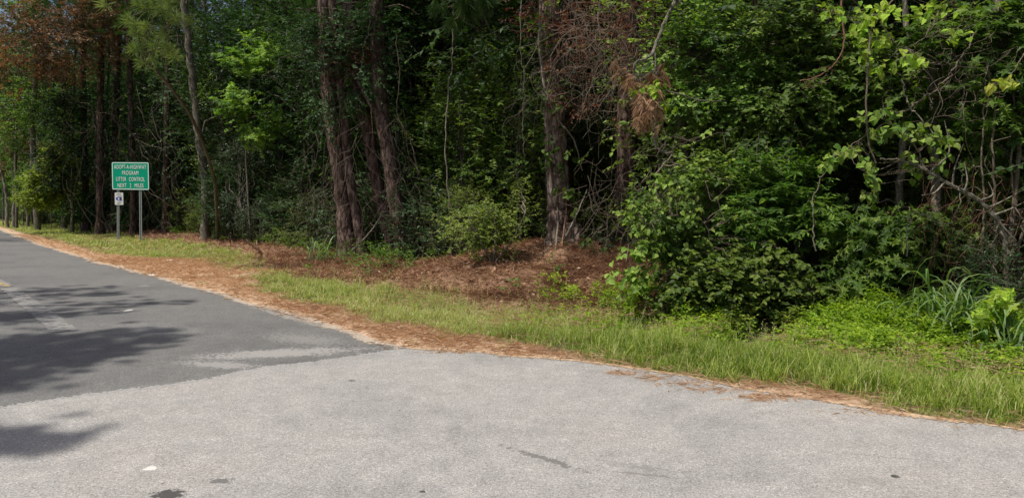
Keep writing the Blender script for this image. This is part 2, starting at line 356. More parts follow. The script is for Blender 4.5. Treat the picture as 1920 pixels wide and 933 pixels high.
def arc(a, b, rng, sag=0.1, n=6, wob=0.05):
    a = np.asarray(a, float); b = np.asarray(b, float); t = np.linspace(0, 1, n)[:, None]
    L = np.linalg.norm(b - a); p = a + (b - a) * t; p[:, 2] += (np.sin(t[:, 0] * math.pi)) * sag * L
    p[1:-1] += (rng.rand(n - 2, 3) - 0.5) * wob * L; return p
def trunk_tube(mb, pts, r0, r1, rng, flare=1.7, sides=14, flare_h=0.9, wob=0.02, rough=0.12, zn=9):
    p = smooth_path(pts, zn); n = len(p); s = np.concatenate([[0], np.cumsum(np.linalg.norm(np.diff(p, axis=0), axis=1))])
    rad = r0 + (r1 - r0) * s / s[-1]; rad = rad * (1 + (flare - 1) * np.exp(-s / flare_h * 2.2))
    p[1:-1] += (rng.rand(n - 2, 3) - 0.5) * wob
    p[0, 2] -= 0.12
    tube(mb, p, rad, sides, rough, rng); return p, rad

# ================================================================== GROUND
def stretch(a, b, st, far, k=1.16):
    c = list(np.arange(a, b + 1e-6, st)); x = b; s = st
    while x < far: s *= k; x += s; c.append(x)
    x = a; s = st; pre = []
    while x > -far: s *= k; x -= s; pre.append(x)
    return np.array(pre[::-1] + c)
gx = stretch(-30, 12, 0.12, 900); gy = stretch(3.0, 40, 0.11, 900)
X, Y = np.meshgrid(gx, gy, indexing='ij')
Zt = H(X.ravel(), Y.ravel())
gr_m, st_m, s_m, d_m = zones(X.ravel(), np.where(np.abs(Y.ravel()) < 0.5, 0.5, Y.ravel()))
gr_m = np.where(d_m < -5.8, 1.0, gr_m)
mb = MB(); nxg, nyg = len(gx), len(gy)
ii = (np.arange(nxg - 1)[:, None] * nyg + np.arange(nyg - 1)[None]).ravel()
mb.add(np.stack([X.ravel(), Y.ravel(), Zt], 1), quads=np.stack([ii, ii + nyg, ii + nyg + 1, ii + 1], 1))
m, n, l = mat('roadside_soil')
ag = nn(n, 'ShaderNodeAttribute', attribute_name='grassy'); as_ = nn(n, 'ShaderNodeAttribute', attribute_name='strawy')
tc = nn(n, 'ShaderNodeTexCoord')
n1 = nn(n, 'ShaderNodeTexNoise'); n1.inputs['Scale'].default_value = 14; n1.inputs['Detail'].default_value = 8; n1.inputs['Roughness'].default_value = 0.7
n2 = nn(n, 'ShaderNodeTexNoise'); n2.inputs['Scale'].default_value = 1.3; n2.inputs['Detail'].default_value = 4
mp = nn(n, 'ShaderNodeMapping'); mp.inputs['Scale'].default_value = (1, 1, 1)
n3 = nn(n, 'ShaderNodeTexNoise'); n3.inputs['Scale'].default_value = 60; n3.inputs['Detail'].default_value = 4
for k in (n1, n2, n3): l.new(tc.outputs['Object'], k.inputs[0])
lit = ramp(n, [(0.30, (0.070, 0.040, 0.025)), (0.5, (0.190, 0.110, 0.066)), (0.68, (0.32, 0.21, 0.14))], n1.outputs[0], l)
stw = ramp(n, [(0.30, (0.29, 0.185, 0.115)), (0.5, (0.43, 0.30, 0.20)), (0.70, (0.56, 0.44, 0.33))], n1.outputs[0], l)
grs = ramp(n, [(0.30, (0.050, 0.060, 0.020)), (0.5, (0.095, 0.110, 0.035)), (0.70, (0.20, 0.17, 0.085))], n1.outputs[0], l)
m1 = nn(n, 'ShaderNodeMix', data_type='RGBA'); l.new(as_.outputs['Fac'], m1.inputs[0]); l.new(lit.outputs[0], m1.inputs[6]); l.new(stw.outputs[0], m1.inputs[7])
m2 = nn(n, 'ShaderNodeMix', data_type='RGBA'); l.new(ag.outputs['Fac'], m2.inputs[0]); l.new(m1.outputs[2], m2.inputs[6]); l.new(grs.outputs[0], m2.inputs[7])
m3 = nn(n, 'ShaderNodeMix', data_type='RGBA', blend_type='OVERLAY'); m3.inputs[0].default_value = 0.55; l.new(m2.outputs[2], m3.inputs[6]); l.new(n3.outputs[0], m3.inputs[7])
b = nn(n, 'ShaderNodeBsdfPrincipled'); b.inputs['Roughness'].default_value = 0.95; b.inputs['Specular IOR Level'].default_value = 0.1
l.new(m3.outputs[2], b.inputs['Base Color'])
bp = nn(n, 'ShaderNodeBump'); bp.inputs['Strength'].default_value = 0.8; bp.inputs['Distance'].default_value = 0.03
l.new(n1.outputs[0], bp.inputs['Height']); l.new(bp.outputs[0], b.inputs['Normal'])
o = nn(n, 'ShaderNodeOutputMaterial'); l.new(b.outputs[0], o.inputs[0])
gnd = mb.build('ground', m, smooth=True, attrs={'grassy': gr_m, 'strawy': st_m}); tag(gnd, kind='structure')

# ================================================================== ROADS
def asphalt(name, dark, mid, light, tintn, marks, wear=None, speck=90.0, contrast=1.0):
    m, n, l = mat(name)
    tc = nn(n, 'ShaderNodeTexCoord')
    def noise(sc, det=4, ro=0.6):
        k = nn(n, 'ShaderNodeTexNoise'); k.inputs['Scale'].default_value = sc; k.inputs['Detail'].default_value = det; k.inputs['Roughness'].default_value = ro
        l.new(tc.outputs['Object'], k.inputs[0]); return k
    fine = noise(speck, 3, 0.75); big = noise(0.55, 5); med = noise(4.5, 6, 0.65)
    vo = nn(n, 'ShaderNodeTexVoronoi'); vo.inputs['Scale'].default_value = speck * 0.9; l.new(tc.outputs['Object'], vo.inputs[0])
    r = ramp(n, [(0.30, dark), (0.50, mid), (0.70, light)], fine.outputs[0], l)
    # single pale and dark stones
    vr = ramp(n, [(0.0, (0.55, 0.55, 0.56)), (0.25, (1, 1, 1)), (0.72, (1, 1, 1)), (1.0, (1.55, 1.53, 1.5))], None)
    sx = nn(n, 'ShaderNodeSeparateColor'); l.new(vo.outputs['Color'], sx.inputs[0]); l.new(sx.outputs[0], vr.inputs[0])
    a = nn(n, 'ShaderNodeMix', data_type='RGBA', blend_type='MULTIPLY'); a.inputs[0].default_value = contrast; l.new(r.outputs[0], a.inputs[6]); l.new(vr.outputs[0], a.inputs[7])
    br = ramp(n, [(0.32, (0.80, 0.80, 0.81)), (0.5, (1, 1, 1)), (0.70, tintn)], big.outputs[0], l)
    c = nn(n, 'ShaderNodeMix', data_type='RGBA', blend_type='MULTIPLY'); c.inputs[0].default_value = 1; l.new(a.outputs[2], c.inputs[6]); l.new(br.outputs[0], c.inputs[7])
    mr = ramp(n, [(0.3, (0.86, 0.86, 0.86)), (0.7, (1.10, 1.10, 1.09))], med.outputs[0], l)
    c2 = nn(n, 'ShaderNodeMix', data_type='RGBA', blend_type='MULTIPLY'); c2.inputs[0].default_value = 1; l.new(c.outputs[2], c2.inputs[6]); l.new(mr.outputs[0], c2.inputs[7])
    cur = c2.outputs[2]
    for (cx_, cy_, rx, ry, ang, col, thr, nsc, strength) in marks:     # stains and scuffs: a ragged ellipse each
        mp = nn(n, 'ShaderNodeMapping', vector_type='TEXTURE'); mp.inputs['Location'].default_value = (cx_, cy_, 0); mp.inputs['Rotation'].default_value = (0, 0, ang); mp.inputs['Scale'].default_value = (rx, ry, 1)
        l.new(tc.outputs['Object'], mp.inputs[0])
        ln = nn(n, 'ShaderNodeVectorMath', operation='LENGTH'); l.new(mp.outputs[0], ln.inputs[0])
        q = noise(nsc, 3, 0.6); q2 = noise(24, 4, 0.7)
        ma = nn(n, 'ShaderNodeMath', operation='MULTIPLY_ADD'); l.new(q.outputs[0], ma.inputs[0]); ma.inputs[1].default_value = 1.0; mq = nn(n, 'ShaderNodeMath', operation='MULTIPLY_ADD'); l.new(q2.outputs[0], mq.inputs[0]); mq.inputs[1].default_value = 2.4; l.new(ln.outputs['Value'], mq.inputs[2]); l.new(mq.outputs[0], ma.inputs[2])
        mg = nn(n, 'ShaderNodeMapRange'); mg.inputs[1].default_value = thr + 0.50; mg.inputs[2].default_value = thr + 0.28; mg.inputs[3].default_value = 0; mg.inputs[4].default_value = strength
        l.new(ma.outputs[0], mg.inputs[0])
        mx = nn(n, 'ShaderNodeMix', data_type='RGBA'); l.new(mg.outputs[0], mx.inputs[0]); l.new(cur, mx.inputs[6]); mx.inputs[7].default_value = (*col, 1); cur = mx.outputs[2]
    b = nn(n, 'ShaderNodeBsdfPrincipled'); b.inputs['Roughness'].default_value = 0.85; b.inputs['Specular IOR Level'].default_value = 0.25
    l.new(cur, b.inputs['Base Color'])
    bp = nn(n, 'ShaderNodeBump'); bp.inputs['Strength'].default_value = 0.5; bp.inputs['Distance'].default_value = 0.006
    l.new(fine.outputs[0], bp.inputs['Height']); l.new(bp.outputs[0], b.inputs['Normal'])
    o = nn(n, 'ShaderNodeOutputMaterial'); l.new(b.outputs[0], o.inputs[0]); return m
def mk(px, py, wpx, hpx, col, thr=2.0, nsc=8, st=0.8, ang=None):
    a = flat(px, py); rx = wpx / F_PX * a[1] / 2; ry = abs(flat(px, py - hpx / 2)[1] - flat(px, py + hpx / 2)[1]) / 2
    return (float(a[0]), float(a[1]), float(rx), float(ry), ang or 0.0, col, thr, nsc, st)
def mk2(p, q, wd, col, thr=2.0, nsc=8, st=0.8):            # a long mark from pixel p to pixel q
    a = flat(*p); b = flat(*q); c = (a + b) / 2; L = np.linalg.norm(b - a) / 2; return (float(c[0]), float(c[1]), float(L), wd, float(math.atan2(b[1] - a[1], b[0] - a[0])), col, thr, nsc, st)
PALE = (0.30, 0.29, 0.275)
dark_marks = [mk2((330, 672), (720, 652), 0.30, PALE, 2.0, 6, 0.8), mk2((310, 678), (520, 690), 0.22, PALE, 1.9, 8, 0.7),
              mk2((420, 560), (745, 650), 0.16, (0.34, 0.31, 0.27), 1.75, 14, 0.6), mk2((150, 600), (420, 640), 0.9, (0.22, 0.22, 0.215), 1.7, 5, 0.4),
              mk2((460, 620), (700, 655), 0.5, (0.24, 0.235, 0.22), 1.75, 12, 0.6), mk(105, 545, 60, 8, PALE, 1.9, 10, 0.4), mk(490, 546, 60, 5, PALE, 1.8, 16, 0.7), mk(240, 582, 12, 4, (0.55, 0.54, 0.5), 2.3, 30, 0.8),
              mk(540, 596, 34, 5, PALE, 1.9, 20, 0.6), mk(270, 536, 30, 3, PALE, 1.9, 20, 0.5)]
light_marks = [mk(318, 930, 76, 20, (0.045, 0.043, 0.042), 2.15, 30, 0.92), mk(415, 903, 74, 17, (0.09, 0.088, 0.085), 1.85, 22, 0.8), mk(307, 908, 12, 5, (0.08, 0.08, 0.08), 2.0, 30, 0.6),
               mk(283, 880, 26, 8, (0.60, 0.59, 0.56), 2.3, 20, 0.85), mk(793, 924, 12, 4, (0.03, 0.03, 0.03), 2.3, 10, 0.9), mk(1677, 895, 14, 6, (0.03, 0.03, 0.03), 2.3, 10, 0.9),
               mk2((930, 835), (1120, 892), 0.05, (0.11, 0.105, 0.10), 1.95, 14, 0.75), mk2((1100, 880), (1330, 905), 0.03, (0.14, 0.135, 0.13), 1.8, 14, 0.6), mk2((1450, 840), (1900, 880), 0.02, (0.15, 0.145, 0.14), 1.7, 9, 0.5), mk2((560, 760), (900, 742), 0.02, (0.17, 0.165, 0.16), 1.6, 9, 0.5), mk2((1020, 852), (1400, 905), 0.10, (0.16, 0.155, 0.15), 1.62, 12, 0.5), mk(1030, 810, 260, 26, (0.19, 0.185, 0.18), 1.7, 9, 0.35),
               mk(40, 745, 330, 16, (0.15, 0.15, 0.15), 1.7, 14, 0.5), mk(1640, 905, 500, 40, (0.20, 0.19, 0.175), 1.65, 11, 0.35), mk(660, 715, 12, 3, (0.08, 0.07, 0.06), 2.3, 20, 0.8)]
A_DARK = asphalt('dark_asphalt', (0.085, 0.085, 0.084), (0.132, 0.131, 0.128), (0.20, 0.198, 0.192), (1.08, 1.07, 1.05), dark_marks, speck=110, contrast=0.7)
A_LIGHT = asphalt('worn_light_asphalt', (0.150, 0.147, 0.143), (0.285, 0.278, 0.268), (0.43, 0.418, 0.40), (1.06, 1.03, 1.00), light_marks, speck=125, contrast=0.8)
def ragged(pts, step, amp, seed, f=6.0):
    pts = np.asarray(pts, float); out = []
    for a, b in zip(pts[:-1], pts[1:]):
        L = np.linalg.norm(b - a); k = max(1, int(L / step)) if L < 45 else 1
        for i in range(k): out.append(a + (b - a) * i / k)
    out.append(pts[-1]); out = np.array(out); s = np.arange(len(out)) * step
    t = norm(np.gradient(out, axis=0)); nrm = np.stack([-t[:, 1], t[:, 0]], 1)
    w_ = (fbm(s * f * 0.25, seed + 0 * s, 2) - 0.5) * amp * 1.6 + (fbm(s * f, seed + 5 + 0 * s, 3) - 0.5) * amp
    return out + nrm * w_[:, None]
def sheet(name, poly, z, m, thick=0.05):
    bm = bmesh.new(); vs = [bm.verts.new((p[0], p[1], z)) for p in poly]; f = bm.faces.new(vs)
    bmesh.ops.recalc_face_normals(bm, faces=[f]); f.normal_update()
    if f.normal.z < 0: f.normal_flip()
    low = [bm.verts.new((p[0], p[1], z - thick)) for p in poly]
    for i in range(len(vs)):
        j = (i + 1) % len(vs); bm.faces.new((vs[i], vs[j], low[j], low[i]))
    bmesh.ops.triangulate(bm, faces=[f])
    me = bpy.data.meshes.new(name); bm.to_mesh(me); bm.free(); me.materials.append(m)
    o = bpy.data.objects.new(name, me); COL.objects.link(o); tag(o, kind='structure'); return o
iC = next(i for i in range(len(E)) if abs(E[i][1] - flat(765, 653)[1]) < 1e-6)
seam_px = [(0, 768), (60, 758), (100, 752), (200, 742), (300, 729), (370, 718), (440, 703), (520, 690), (640, 675), (772, 655)]
seam = [flat(*p) for p in seam_px]; ds = norm(seam[0] - seam[5])
seam_w = ragged([seam[0] + ds * 9] + seam, 0.02, 0.085, 3.3, 11)
redge = ragged(E[:iC + 1], 0.05, 0.10, 8.8, 3)             # far to near
ddir = norm(E[1] - E[iC]); dn = np.array([ddir[1], -ddir[0]]);
if dn[0] > 0: dn = -dn
lft = E[iC] + dn * 5.9
dark_poly = list(redge) + [E[iC] + np.array([0.02, -1.2]), np.array([-1.5, 5.0]), np.array([-9, -3]), lft - ddir * 8, lft + ddir * 60, lft + ddir * 600]
sheet('highway_road', dark_poly, 0.004, A_DARK)
ledge = ragged(E[iC:], 0.05, 0.07, 4.4, 3)
light_poly = list(seam_w) + list(ledge[1:]) + [np.array([300, -420.]), np.array([-60, -300.]), seam_w[0] + ds * 40 + np.array([0, -30])]
sheet('side_road', light_poly, 0.010, A_LIGHT)
def crumbs(name, line, inward, width, z, m):            # loose dust or chips thinning out from a line
    line = np.asarray(line); k = len(line); mb = MB(); rows = 5; V = []; r_ = []
    for j in range(rows): V.append(np.c_[line + inward * (width * j / (rows - 1)), np.full(k, z)]); r_.append(np.full(k, 1 - j / (rows - 1)))
    i = np.arange(k - 1)
    mb.add(np.concatenate(V), quads=np.concatenate([np.stack([i + j * k, i + j * k + 1, i + (j + 1) * k + 1, i + (j + 1) * k], 1) for j in range(rows - 1)]), rnd=np.concatenate(r_))
    return tag(mb.build(name, m), kind='structure')
def crumb_mat(name, col, sc_, soft=0.10, bias=0.0):
    m, n, l = mat(name); tc = nn(n, 'ShaderNodeTexCoord'); q = nn(n, 'ShaderNodeTexNoise'); q.inputs['Scale'].default_value = sc_; q.inputs['Detail'].default_value = 3; q2 = nn(n, 'ShaderNodeTexNoise'); q2.inputs['Scale'].default_value = 2.2; q2.inputs['Detail'].default_value = 5
    at = nn(n, 'ShaderNodeAttribute', attribute_name='rnd'); l.new(tc.outputs['Object'], q.inputs[0]); l.new(tc.outputs['Object'], q2.inputs[0])
    a = nn(n, 'ShaderNodeMath', operation='ADD'); l.new(q.outputs[0], a.inputs[0]); l.new(q2.outputs[0], a.inputs[1]); b2 = nn(n, 'ShaderNodeMath', operation='MULTIPLY_ADD'); l.new(at.outputs['Fac'], b2.inputs[0]); b2.inputs[1].default_value = 0.75; l.new(a.outputs[0], b2.inputs[2])
    mr = nn(n, 'ShaderNodeMapRange'); mr.inputs[1].default_value = 1.30 + bias; mr.inputs[2].default_value = 1.30 + bias + soft; l.new(b2.outputs[0], mr.inputs[0])
    r = ramp(n, [(0.35, [c * 0.75 for c in col]), (0.65, [c * 1.15 for c in col])], q.outputs[0], l); b = nn(n, 'ShaderNodeBsdfPrincipled'); b.inputs['Roughness'].default_value = 0.95; l.new(r.outputs[0], b.inputs['Base Color']); t = nn(n, 'ShaderNodeBsdfTransparent')
    ms = nn(n, 'ShaderNodeMixShader'); l.new(mr.outputs[0], ms.inputs[0]); l.new(t.outputs[0], ms.inputs[1]); l.new(b.outputs[0], ms.inputs[2]); o = nn(n, 'ShaderNodeOutputMaterial'); l.new(ms.outputs[0], o.inputs[0]); return m
near_edge = np.array([p_ for p_ in redge if p_[1] < 42])
crumbs('road_dust', near_edge, dn, 0.24, 0.0085, crumb_mat('pale_roadside_dust', (0.36, 0.305, 0.245), 45, 0.14, -0.02))
crumbs('road_dust', ledge[:int(9 / 0.05)], np.array([-0.35, -0.93]), 0.16, 0.0145, crumb_mat('straw_dust', (0.42, 0.30, 0.19), 40, 0.12, 0.10))
crumbs('asphalt_chips', seam_w, np.array([-0.55, 0.83]), 0.17, 0.0085, crumb_mat('pale_asphalt_chips', (0.27, 0.263, 0.252), 38, 0.12, -0.04))
# ground-off centre line: a pale worn band, a scrap of yellow paint left on it
def worn(name, col, thr, sc_=9):
    m, n, l = mat(name); tc = nn(n, 'ShaderNodeTexCoord'); q = nn(n, 'ShaderNodeTexNoise'); q.inputs['Scale'].default_value = sc_; q.inputs['Detail'].default_value = 8; q.inputs['Roughness'].default_value = 0.75
    l.new(tc.outputs['Object'], q.inputs[0]); mr = nn(n, 'ShaderNodeMapRange'); mr.inputs[1].default_value = thr; mr.inputs[2].default_value = thr + 0.12; l.new(q.outputs[0], mr.inputs[0])
    r = ramp(n, [(0.35, [c * 0.75 for c in col]), (0.65, col)], q.outputs[0], l)
    b = nn(n, 'ShaderNodeBsdfPrincipled'); b.inputs['Roughness'].default_value = 0.9; l.new(r.outputs[0], b.inputs['Base Color']); t = nn(n, 'ShaderNodeBsdfTransparent')
    ms = nn(n, 'ShaderNodeMixShader'); l.new(mr.outputs[0], ms.inputs[0]); l.new(t.outputs[0], ms.inputs[1]); l.new(b.outputs[0], ms.inputs[2])
    o = nn(n, 'ShaderNodeOutputMaterial'); l.new(ms.outputs[0], o.inputs[0]); return m
def strip(name, a, b, wd, z, m, seed):
    a = np.asarray(a); b = np.asarray(b); L = np.linalg.norm(b - a); k = int(L / 0.06); t = norm(b - a); nr = np.array([-t[1], t[0]]); mb = MB()
    s = np.linspace(0, L, k); hw = wd / 2 * (1 + 0.35 * (fbm(s * 5, 0 * s + seed) - 0.5)); c = a + t * s[:, None]
    e1 = c + nr * (hw + 0.05 * (fbm(s * 9, 0 * s + seed + 3) - 0.5))[:, None]; e2 = c - nr * (hw + 0.05 * (fbm(s * 9, 0 * s + seed + 7) - 0.5))[:, None]
    V = np.concatenate([np.c_[e1, np.full(k, z)], np.c_[e2, np.full(k, z)]]); i = np.arange(k - 1)
    mb.add(V, quads=np.stack([i, i + k, i + k + 1, i + 1], 1)); return tag(mb.build(name, m), kind='structure')
c0 = flat(122, 622); cdir = norm(np.array([-0.66, 0.75]))
strip('road_marking', c0, flat(18, 541), 0.27, 0.0125, worn('worn_band', (0.215, 0.21, 0.202), 0.35, 11), 1.0)
strip('road_marking', flat(8, 537), flat(8, 537) + cdir * 30, 0.30, 0.0125, worn('worn_band_far', (0.215, 0.21, 0.203), 0.34, 11), 2.0)
strip('yellow_line', flat(12, 538), flat(12, 538) + cdir * 28, 0.10, 0.0165, worn('yellow_paint', (0.62, 0.43, 0.10), 0.47, 5), 4.0)

# ================================================================== GRASS, STRAW, WEEDS (uncountable: one object each)
def scatter(rng, nmax, pxbox, weight):                      # ground points, denser where they are near
    x0, x1, y0, y1 = pxbox; out = []
    return None
def pts_in(rng, dens, s0, s1, dmax, dmin=-0.3):              # uniform points in strip coordinates between s0 and s1
    L = s1 - s0; N = int(dens * L * (dmax - dmin)); s = s0 + rng.rand(N) * L; d = dmin + rng.rand(N) * (dmax - dmin)
    i = np.clip(np.searchsorted(S_E, s) - 1, 0, len(E) - 2); a = E[i]; v = norm(E[i + 1] - a); nr = np.stack([-v[:, 1], v[:, 0]], 1)
    nr = nr * np.where(nr[:, 1:2] < 0, -1, 1)
    p = a + v * (s - S_E[i])[:, None] + nr * d[:, None]; return p[:, 0], p[:, 1]
def blades(mb, rng, x, y, h, wd, lean=0.45, rnd=None, mi=0):
    N = len(x); z = H(x, y) - 0.01; az = rng.rand(N) * 6.283; ln = lean * (0.3 + rng.rand(N)); c, s = np.cos(az), np.sin(az)
    ra = az + 1.57 + (rng.rand(N) - 0.5) * 1.2; wx, wy = np.cos(ra) * wd / 2, np.sin(ra) * wd / 2
    h = h * (0.55 + 0.75 * rng.rand(N))
    B = np.stack([x, y, z], 1); d = np.stack([c, s, 0 * c], 1); W = np.stack([wx, wy, 0 * wx], 1)
    up = np.array([0, 0, 1.0]); hh = h[:, None]; lh = (ln * h)[:, None]
    m1 = B + up * hh * 0.5 + d * lh * 0.28; m2 = B + up * hh * 0.85 + d * lh * 0.75; t = B + up * hh * (1 - 0.25 * ln[:, None]) + d * lh * 1.35
    V = np.stack([B - W, B + W, m1 - W * .9, m1 + W * .9, m2 - W * .55, m2 + W * .55, t], 1)
    k = (np.arange(N) * 7)[:, None, None]
    q = np.array([(0, 1, 3, 2), (2, 3, 5, 4)])[None] + k; tr = np.array([(4, 5, 6)])[None] + k
    if rnd is None: rnd = rng.rand(N)
    mb.add(V.reshape(-1, 3), tris=tr.reshape(-1, 3), quads=q.reshape(-1, 4), rnd=np.repeat(rnd, 7), mi=mi)
rng = np.random.RandomState(11)
gb = MB(); gl = MB()
sR = S_E[-4] + 1.5
for (s0, s1, dens, hgt, wd, per) in [(S0 - 3.2, sR, 215, 0.165, 0.0058, 12), (S0 - 9, S0 - 3.2, 130, 0.16, 0.0075, 12), (S0 - 20, S0 - 9, 95, 0.13, 0.010, 10), (S0 - 60, S0 - 20, 40, 0.15, 0.018, 9)]:
    tx, ty = pts_in(rng, dens, s0, s1, 7.5)
    g, st, s_, d_ = zones(tx, ty); keep = rng.rand(len(tx)) < g * (0.35 + 0.9 * sstep(0.35, 0.6, fbm(tx * 2.2, ty * 2.2, 3)))
    keep |= (rng.rand(len(tx)) < 0.010) & (d_ > 0.1) & (d_ < 4)
    tx, ty, s_, d_ = tx[keep], ty[keep], s_[keep], d_[keep]
    lo = np.interp(s_, *LO); low = sstep(lo - 0.1, lo + 0.7, d_)
    right = sstep(S0 - 1.0, S0 + 2.5, s_)
    T = len(tx); N = T * per
    x = np.repeat(tx, per) + rng.randn(N) * 0.035; y = np.repeat(ty, per) + rng.randn(N) * 0.035
    tone = np.clip(0.30 + 0.5 * fbm(tx * 0.8, ty * 0.8, 3) + 0.12 * rng.randn(T) - 0.25 * right, 0, 1)
    rn = np.clip(np.repeat(tone, per) + 0.18 * rng.randn(N), 0, 1)
    dry = rng.rand(N) < np.repeat(0.12 + 0.15 * (1 - low), per); rn = np.where(dry, 0.85 + 0.15 * rng.rand(N), rn)
    hh = hgt * (0.75 + 0.6 * rng.rand(N) ** 3) * np.repeat((0.45 + 0.55 * low) * (0.85 + 0.35 * right) * (0.6 + 0.8 * fbm(tx * 3, ty * 3, 2)), per)
    lush = np.repeat(rng.rand(T) < right * 0.62, per)
    blades(gb, rng, x[~lush], y[~lush], hh[~lush], wd, 0.75, rn[~lush]); blades(gl, rng, x[lush], y[lush], hh[lush] * 1.1, wd, 0.75, rn[lush])
tag(gb.build('grass', M['grass']), 'pale yellowish green mown grass growing along the road verge', 'grass', kind='stuff')
tag(gl.build('grass', M['grass_lush']), 'lush green longer grass on the verge in front of the thicket', 'grass', kind='stuff')
tx, ty = pts_in(rng, 26, S0 - 7, sR, 5.0); g, st, s_, d_ = zones(tx, ty); k = rng.rand(len(tx)) < g * 0.8; tx, ty = tx[k], ty[k]; T = len(tx); hs_ = 0.24 + 0.22 * rng.rand(T)
e_ = np.stack([tx + 0.10 * rng.randn(T), ty + 0.08 * rng.randn(T), H(tx, ty) + hs_], 1); hb = MB(); sticks(hb, np.stack([tx, ty, H(tx, ty)], 1), e_, .0016, .0009, np.full(T, .8))
for q in range(7): leaves(hb, e_ - np.array([0, 0, .014]) * q + rng.randn(T, 3) * .004, rng.randn(T, 3) * .5 + [0, 0, .9], rng.randn(T, 3), .022, 'lance', np.clip(.85 + .1 * rng.randn(T), 0, 1))
tag(hb.build('seed_heads', M['grass']), 'thin pale seed heads standing above the verge grass', 'grass', kind='stuff')
# fallen pine needles on the shoulder, brown litter under the trees
def straw(mb, rng, x, y, ln, wd, lift, rnd, tilt=0.25):
    N = len(x); az = rng.rand(N) * 6.283; el = np.abs(rng.randn(N)) * tilt; L = ln * (0.5 + 0.9 * rng.rand(N)); z = H(x, y) + rng.rand(N) * lift + 0.004
    z = np.maximum(z, 0.016 * (edge_sd(x, y)[1] < 0.02))
    d = np.stack([np.cos(az) * np.cos(el), np.sin(az) * np.cos(el), np.sin(el)], 1); a = np.stack([x, y, z], 1)
    b = a + d * L[:, None]; mid = (a + b) / 2; mid[:, 2] += 0.012 * rng.rand(N); s = norm(np.cross(d, np.array([0, 0, 1.0]) + 0.5 * rng.randn(N, 3))) * wd / 2
    W = np.stack([a, mid - s, b, mid + s], 1); F = np.array([(0, 1, 2), (0, 2, 3)])[None] + (np.arange(N) * 4)[:, None, None]
    mb.add(W.reshape(-1, 3), tris=F.reshape(-1, 3), rnd=np.repeat(rnd, 4))
sb = MB()
for (s0, s1, dens, wd, ln) in [(S0 - 4, sR, 1500, 0.0045, 0.13), (S0 - 16, S0 - 4, 700, 0.008, 0.15), (S0 - 34, S0 - 16, 200, 0.016, 0.2)]:
    x, y = pts_in(rng, dens, s0, s1, 4.2, -0.25); g, st, s_, d_ = zones(x, y)
    clump = sstep(0.35, 0.62, fbm(x * 3.5, y * 3.5, 3))
    pr = st * (0.35 + 0.65 * clump) * np.where(d_ < 0.05, 0.10 * clump + 0.25 * (d_ > -0.08), 1.0) + 0.12 * g
    k = rng.rand(len(x)) < pr; x, y = x[k], y[k]
    straw(sb, rng, x, y, ln, wd, 0.03, np.clip(0.50 + 0.3 * (fbm(x * 2, y * 2, 3) - 0.5) + 0.22 * rng.randn(len(x)), 0, 1), 0.18)
for (px, py, wpx, n_) in [(1163, 702, 60, 90), (1220, 711, 60, 60), (1425, 746, 70, 130), (1290, 722, 120, 90), (1010, 664, 140, 120), (1500, 748, 160, 110), (1350, 734, 160, 90), (850, 662, 120, 70), (1650, 776, 120, 80), (1430, 752, 120, 60)]:
    q = flat(px, py); r_ = wpx / F_PX * q[1] * 0.45
    straw(sb, rng, q[0] + rng.randn(n_) * r_ * 0.55, q[1] + rng.randn(n_) * 0.045, 0.10, 0.003, 0.012, np.clip(0.75 + 0.2 * rng.randn(n_), 0, 1), 0.06)
tag(sb.build('pine_straw', M['straw']), 'orange brown fallen pine needles strewn along the asphalt edge', 'pine straw', kind='stuff')
lb = MB(); sBU = float(edge_sd(*G(1240, 570)[:2])[0])
for (s0, s1, dens, wd, ln) in [(S0 - 3.5, S0 + 4, 1900, 0.0045, 0.19), (S0 + 4, sR, 700, 0.006, 0.17), (S0 - 14, S0 - 3.5, 620, 0.009, 0.2), (S0 - 34, S0 - 14, 90, 0.022, 0.25)]:
    x, y = pts_in(rng, dens, s0, s1, 13, 1.0); g, st, s_, d_ = zones(x, y); hi = np.interp(s_, *HI)
    k = rng.rand(len(x)) < sstep(hi - 0.3, hi + 0.3, d_) * (1 - 0.9 * sstep(sBU - .3, sBU + .3, s_) * (d_ < hi + 1.4)) * (0.45 + 0.55 * sstep(0.3, 0.6, fbm(x * 2.5, y * 2.5, 3))); x, y = x[k], y[k]
    straw(lb, rng, x, y, ln, wd, 0.05, np.clip(0.40 + 0.6 * (fbm(x * 1.5, y * 1.5, 3) - 0.5) + 0.2 * rng.randn(len(x)), 0, 1), 0.3)
    k = rng.rand(len(x)) < 0.12; x, y = x[k][::2], y[k][::2]; N = len(x)
    leaves(lb, np.stack([x, y, H(x, y) + 0.02 + 0.03 * rng.rand(N)], 1), rng.randn(N, 3) * [1, 1, .25], rng.randn(N, 3) * 0.4 + [0, 0, 1], 0.07 + 0.05 * rng.rand(N), 'simple', np.clip(0.55 + 0.3 * rng.randn(N), 0, 1))
tag(lb.build('leaf_litter', M['litter']), 'brown needles and dead leaves covering the bank under the pines', 'leaf litter', kind='stuff')
